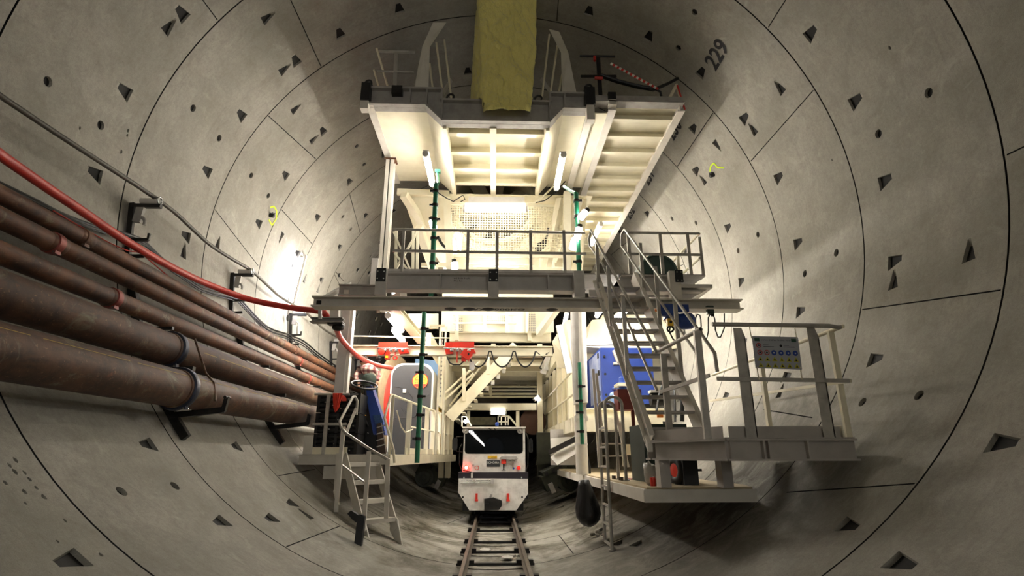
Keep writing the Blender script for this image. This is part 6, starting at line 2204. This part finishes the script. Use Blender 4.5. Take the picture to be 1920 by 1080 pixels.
for px, p0, p1 in ((870, 690, 752), (915, 660, 702)):
    MB().bar(at(px, p0, ST), at(px, p1, ST), .09, .06, (0, 1, 0)).build('post', M['cream'], t)

# deep frames
t = thing('portal_frame', 'cream portal frame across the drive behind the locomotive', 'frame', (0, 18, 1))
a, b = at(862, 756, 18), at(1006, 769, 18)
MB().box((a.x, 18, b.z), (b.x, 18.2, a.z)).build('cross_beam', M['cream'], t)
for p0, p1 in ((875, 881), (968, 974)):
    a, b = at(p0, 800, 18.3), at(p1, 770, 18.3)
    MB().box((a.x, 18.3, .2), (b.x, 18.5, b.z)).build('column', M['cream'], t)
for px, w_ in ((833, 8), (1012, 10), (845, 6)):
    a = at(px, 700, 17.5)
    MB().box((a.x - .08, 17.5, .9), (a.x + .08, 17.7, at(px, 650, 17.5).z)).build('column', M['cream'], t)
for k, (y0_, y1_) in enumerate(((723, 727), (729, 734), (737, 740), (742, 746))):
    z = at(950, (y0_ + y1_) / 2, 18.8).z
    a, b = at(890, 725, 18.8), at(1010, 725, 18.8)
    MB().cyl((a.x, 18.8, z), (b.x, 18.8, z), .04, n=12).build('cross_pipe', M['cream'] if k != 1 else M['paint'], t)
for px in (918, ):
    MB().prism([at(px - 5, 722, 18.7), at(px + 5, 722, 18.7), at(px + 4, 742, 18.7), at(px, 742, 18.7)], (0, .05, 0)).build('pipe_bracket', M['cream'], t)
batten('fluorescent_lamp', 'bright oval ceiling lamp just above the locomotive roof', at(921, 773.5, 18.0), at(947, 773.5, 18.0), .06, 'bulb', False)
t = thing('upper_gallery', 'cream gallery front with rails and mesh windows seen under the crane beam', 'gallery', at(925, 610, 15.3))
yg = 15.2
for py in (590, 606):
    MB().cyl(at(850, py, yg), at(968, py, yg), .03, n=8).build('rail', M['cream'], t)
for px in (857, 909, 950, 988):
    MB().bar(at(px, 585, yg), at(px, 624, yg), .08, .05, (0, 1, 0)).build('post', M['cream'], t)
for x0, x1, y0_, y1_ in ((852, 868, 592, 620), (912, 947, 590, 606), (985, 1004, 585, 622)):
    a, b = at(x0, y1_, yg + .2), at(x1, y0_, yg + .2)
    mb = MB()
    n = max(4, int((b.x - a.x) / .05))
    for k in range(n + 1):
        x = a.x + (b.x - a.x) * k / n
        mb.bar((x, yg + .2, a.z), (x, yg + .2, b.z), .015, .015, (0, 1, 0))
    m_ = max(4, int((b.z - a.z) / .05))
    for k in range(m_ + 1):
        z = a.z + (b.z - a.z) * k / m_
        mb.bar((a.x, yg + .2, z), (b.x, yg + .2, z), .015, .015)
    o = mb.build('mesh_window', M['cream'], t)
    MB().box((a.x, yg + .3, a.z), (b.x, yg + .32, b.z)).build('dark_backing', M['greydk'], o)
MB().box(at(950, 624, yg + .1), at(984, 582, yg + .12)).build('white_panel', M['white'], t)
MB().cyl(at(928, 588, yg - .1), at(927, 598, yg - .1), .06, n=10).build('lamp', M['bulb'], t)
# dark and brown masses deep in the drive
tag(MB().box(at(952, 722, 20.5), at(1010, 680, 20.5) + V((0, .2, 0))).build('brown_tank', mat('brown tank', '#6a5a42', .7, 0, '#4a3d2b', .5, 4.)), 'brown tank wall deep in the drive behind the cross pipes', 'tank')
t = thing('diagonal_frame', 'cream diagonal braces in front of the brown tank deep in the drive', 'frame', at(970, 720, 20))
for (x0, y0_, x1, y1_) in ((985, 684, 972, 722), (1005, 690, 990, 724), (975, 705, 1008, 708)):
    MB().bar(at(x0, y0_, 19.8), at(x1, y1_, 19.8), .1, .12).build('brace', M['cream'], t)
MB().box(at(947, 700, 19.6), at(960, 682, 19.6) + V((0, .1, 0))).build('white_box', M['white'], t)
tag(MB().box(at(838, 770, 20.5), at(952, 690, 20.5) + V((0, .3, 0))).build('dark_hopper', mat('dark brown hopper', '#3c352a', .8, 0, '#5a503c', .5, 3.)), 'dark hopper behind the inner stair deep in the drive', 'hopper')
t = thing('stair_cage', 'small cream railed cage with slanting rail above the locomotive roof', 'railing', at(950, 795, 19))
yk = 19.0
for px in (934, 940, 948, 953):
    MB().bar(at(px, 779, yk), at(px, 797, yk), .04, .04, (0, 1, 0)).build('post', M['cream'], t)
for py in (780, 791):
    MB().bar(at(933, py, yk), at(954, py, yk), .04, .04).build('rail', M['cream'], t)
MB().bar(at(954, 780, yk), at(968, 797, yk), .06, .06).build('slanting_rail', M['cream'], t)
MB().box(at(880, 797, 20), at(930, 782, 20) + V((0, .1, 0))).build('panel', mat('olive panel', '#6d6648', .7, 0, '#3e3a28', .6, 5.), t)
tag(MB().lathe(at(1000, 790, 18.2), (0, 1, 0), [(0, .05), (0, .42), (.6, .42)], 24).build('rusty_drum', mat('rusty brown drum', '#4a2d1c', .7, 0, '#2c1b12', .6, 4.)), 'rusty brown drum right of the locomotive roof', 'drum')
# deck over the drive farther in
t = thing('rear_deck', 'cream ribbed deck underside over the track behind the hoist beam', 'deck', (0, 16, 4.2))
MB().box((-1.6, 15.6, 4.25), (1.7, 22, 4.28)).build('plate', mat('brown deck plating', '#6b5c45', .7, 0, '#4a3d2b', .5, 3.), t)
for k in range(6):
    y = 16.0 + 1.1 * k
    MB().bar((-1.6, y, 4.16), (1.7, y, 4.16), .08, .18).build('cross_rib', M['cream'], t)
for x in (-1.55, 1.65):
    MB().bar((x, 12.3, 4.1), (x, 22, 4.1), .12, .3).build('side_beam', M['cream'], t)
t = thing('inner_wall', 'cream ribbed wall panels lining the left of the drive behind the toilet cabins', 'wall panel', (-1.5, 19, 2.8))
MB().box((-3.9, 17.6, 1.6), (-1.35, 17.65, 4.3)).build('panel', M['cream'], t)
for k in range(7):
    x = -3.7 + .36 * k
    MB().box((x, 17.52, 1.6), (x + .05, 17.6, 4.3)).build('rib', M['cream'], t)
MB().box((-3.9, 17.5, 3.6), (-1.35, 17.6, 3.68)).build('rib', M['cream'], t)
MB().box((-1.4, 13.2, 2.7), (-1.36, 22, 4.2)).build('panel', M['cream'], t)
# right upper panel that closes the drive behind the stair
t = thing('inner_wall', 'cream wall panels and slanting column right of the hoist beam', 'wall panel', (1.5, 12.5, 3))
MB().prism([at(1036, 640, 12.6), at(1060, 600, 12.2), at(1075, 600, 12.2), at(1075, 690, 12.2), at(1045, 690, 12.8)], (0, .05, 0)).build('panel', M['cream'], t)
MB().bar(at(1048, 610, 11.8), at(1068, 700, 11.8), .14, .1, (0, 1, 0)).build('slanting_column', M['white'], t)
MB().bar(at(1010, 625, 12.0), at(1048, 572, 11.2), .14, .14).build('slanting_column', M['cream'], t)
MB().bar(at(1018, 700, 12.4), at(1030, 655, 12.2), .1, .1).build('slanting_column', M['white'], t)
tag(MB().box(at(1016, 694, 12.3), at(1028, 678, 12.3) + V((0, .1, 0))).build('junction_box', M['white']), 'small white box on the frame right of the festoon cable', 'box')
# ducts pale green behind the stair on the right
t = thing('vent_duct', 'pale cream tapering duct behind the stair, under the right end of the middle deck', 'duct', at(1200, 640, 13.5))
MB().prism([at(1096, 650, 14.6), at(1110, 600, 14.6), at(1230, 590, 14.6), at(1300, 650, 14.6), at(1200, 660, 14.6)], (0, 1.2, 0)).build('cone', M['cream'], t)
MB().bar(at(1100, 645, 14.2), at(1240, 640, 14.2), .12, .1).build('rib', M['cream'], t)
# further lit lamps of the drive and two added fill tubes
for (a, b, y, lab) in (((1090, 470), (1088, 495), 12.6, 'small lit tube deep behind the right green pole'), ((1062, 590), (1056, 622), 13.2, 'slanting lit tube right of the upper gallery front'), ((1172, 650), (1186, 640), 14.2, 'small lit lamp behind the stair above the blue cabinet'), ((1190, 618), (1200, 612), 13.9, 'small lit lamp under the right end of the middle deck'), ((1003, 749), (1010, 744), 17.5, 'small lit lamp at the right of the cross pipes')):
    batten('fluorescent_lamp', lab, at(a[0], a[1], y), at(b[0], b[1], y), .05, 'tube', False)
batten('fluorescent_lamp', 'lit tube under the second gantry roof over the big fan', V((-1.2, 13.6, 7.15)), V((-1.2, 15.0, 7.15)), .05)
batten('fluorescent_lamp', 'lit tube on the right under the overhead walkway far in', V((2.7, 13.0, 7.3)), V((2.7, 14.4, 7.3)), .05)
batten('fluorescent_lamp', 'lit tube high on the left over the toilet cabins', V((-2.4, 12.6, 4.35)), V((-2.4, 14.0, 4.35)), .05, 'tubestrong')
batten('fluorescent_lamp', 'lit tube over the low walkway on the right', V((2.5, 9.9, 4.25)), V((2.5, 11.3, 4.25)), .05, 'tubestrong')
batten('fluorescent_lamp', 'added strong fill tube outside the second gantry frame on the left, over the hoist beam', V((-2.5, 12.6, 5.35)), V((-2.5, 13.9, 5.35)), .05, 'tubestrong')  # pair of added fill tubes to brighten the deep tunnel walls
batten('fluorescent_lamp', 'added strong fill tube outside the second gantry frame on the right, behind the stair treads', V((2.6, 12.3, 5.0)), V((2.6, 13.6, 5.0)), .05, 'tubestrong')
# the finished tunnel behind the photographer with its left wall lamps and an added right fill row
mb = MB()
n = 64
ysb = (-260, RING_Y[0])
mb.add([polar(2 * PI * k / n, y, R0) for y in ysb for k in range(n)], [(k, (k + 1) % n, n + (k + 1) % n, n + k) for k in range(n)])
tag(mb.build('wall_back', M['concrete']), kind='structure')
for k in range(27):
    y = -13.0 - 9.0 * k
    p = polar(-1.80, y, 4.86 if k < 5 else 4.7)
    d = V((-.25, 0, 1)) if k > 4 else V((0, 1, 0))
    batten('tunnel_lamp', 'tunnel wall lamp behind the camera in the row mirrored by the locomotive windscreen', p - d * .65, p + d * .65, .05 if k < 4 else .09, 'tubefront', True, 'tunnel wall lamps behind the camera', V((p.x, 0, p.z - 5)).normalized())
for k in range(3):  # unseen right row, added as front fill light
    p = polar(1.32, -13.0 - 9.0 * k, 4.86)
    batten('tunnel_lamp', 'added fill lamp on the right wall behind the photographer', p, p + V((0, 1.3, 0)), .05, 'tubefill', True, 'added right wall fill lamps behind the camera', V((p.x, 0, p.z - 5)).normalized())
# ------------------------------------------------------------------ world and view
w = bpy.data.worlds.new('world')
bpy.context.scene.world = w
w.use_nodes = True
w.node_tree.nodes['Background'].inputs['Color'].default_value = (.9, .95, 1, 1)
w.node_tree.nodes['Background'].inputs['Strength'].default_value = .05
vs = bpy.context.scene.view_settings
bpy.context.scene.display_settings.display_device = 'sRGB'
vs.view_transform = 'Standard'
vs.look = 'None'
vs.exposure = 0.85
vs.gamma = 1.0
vs.use_curve_mapping = False
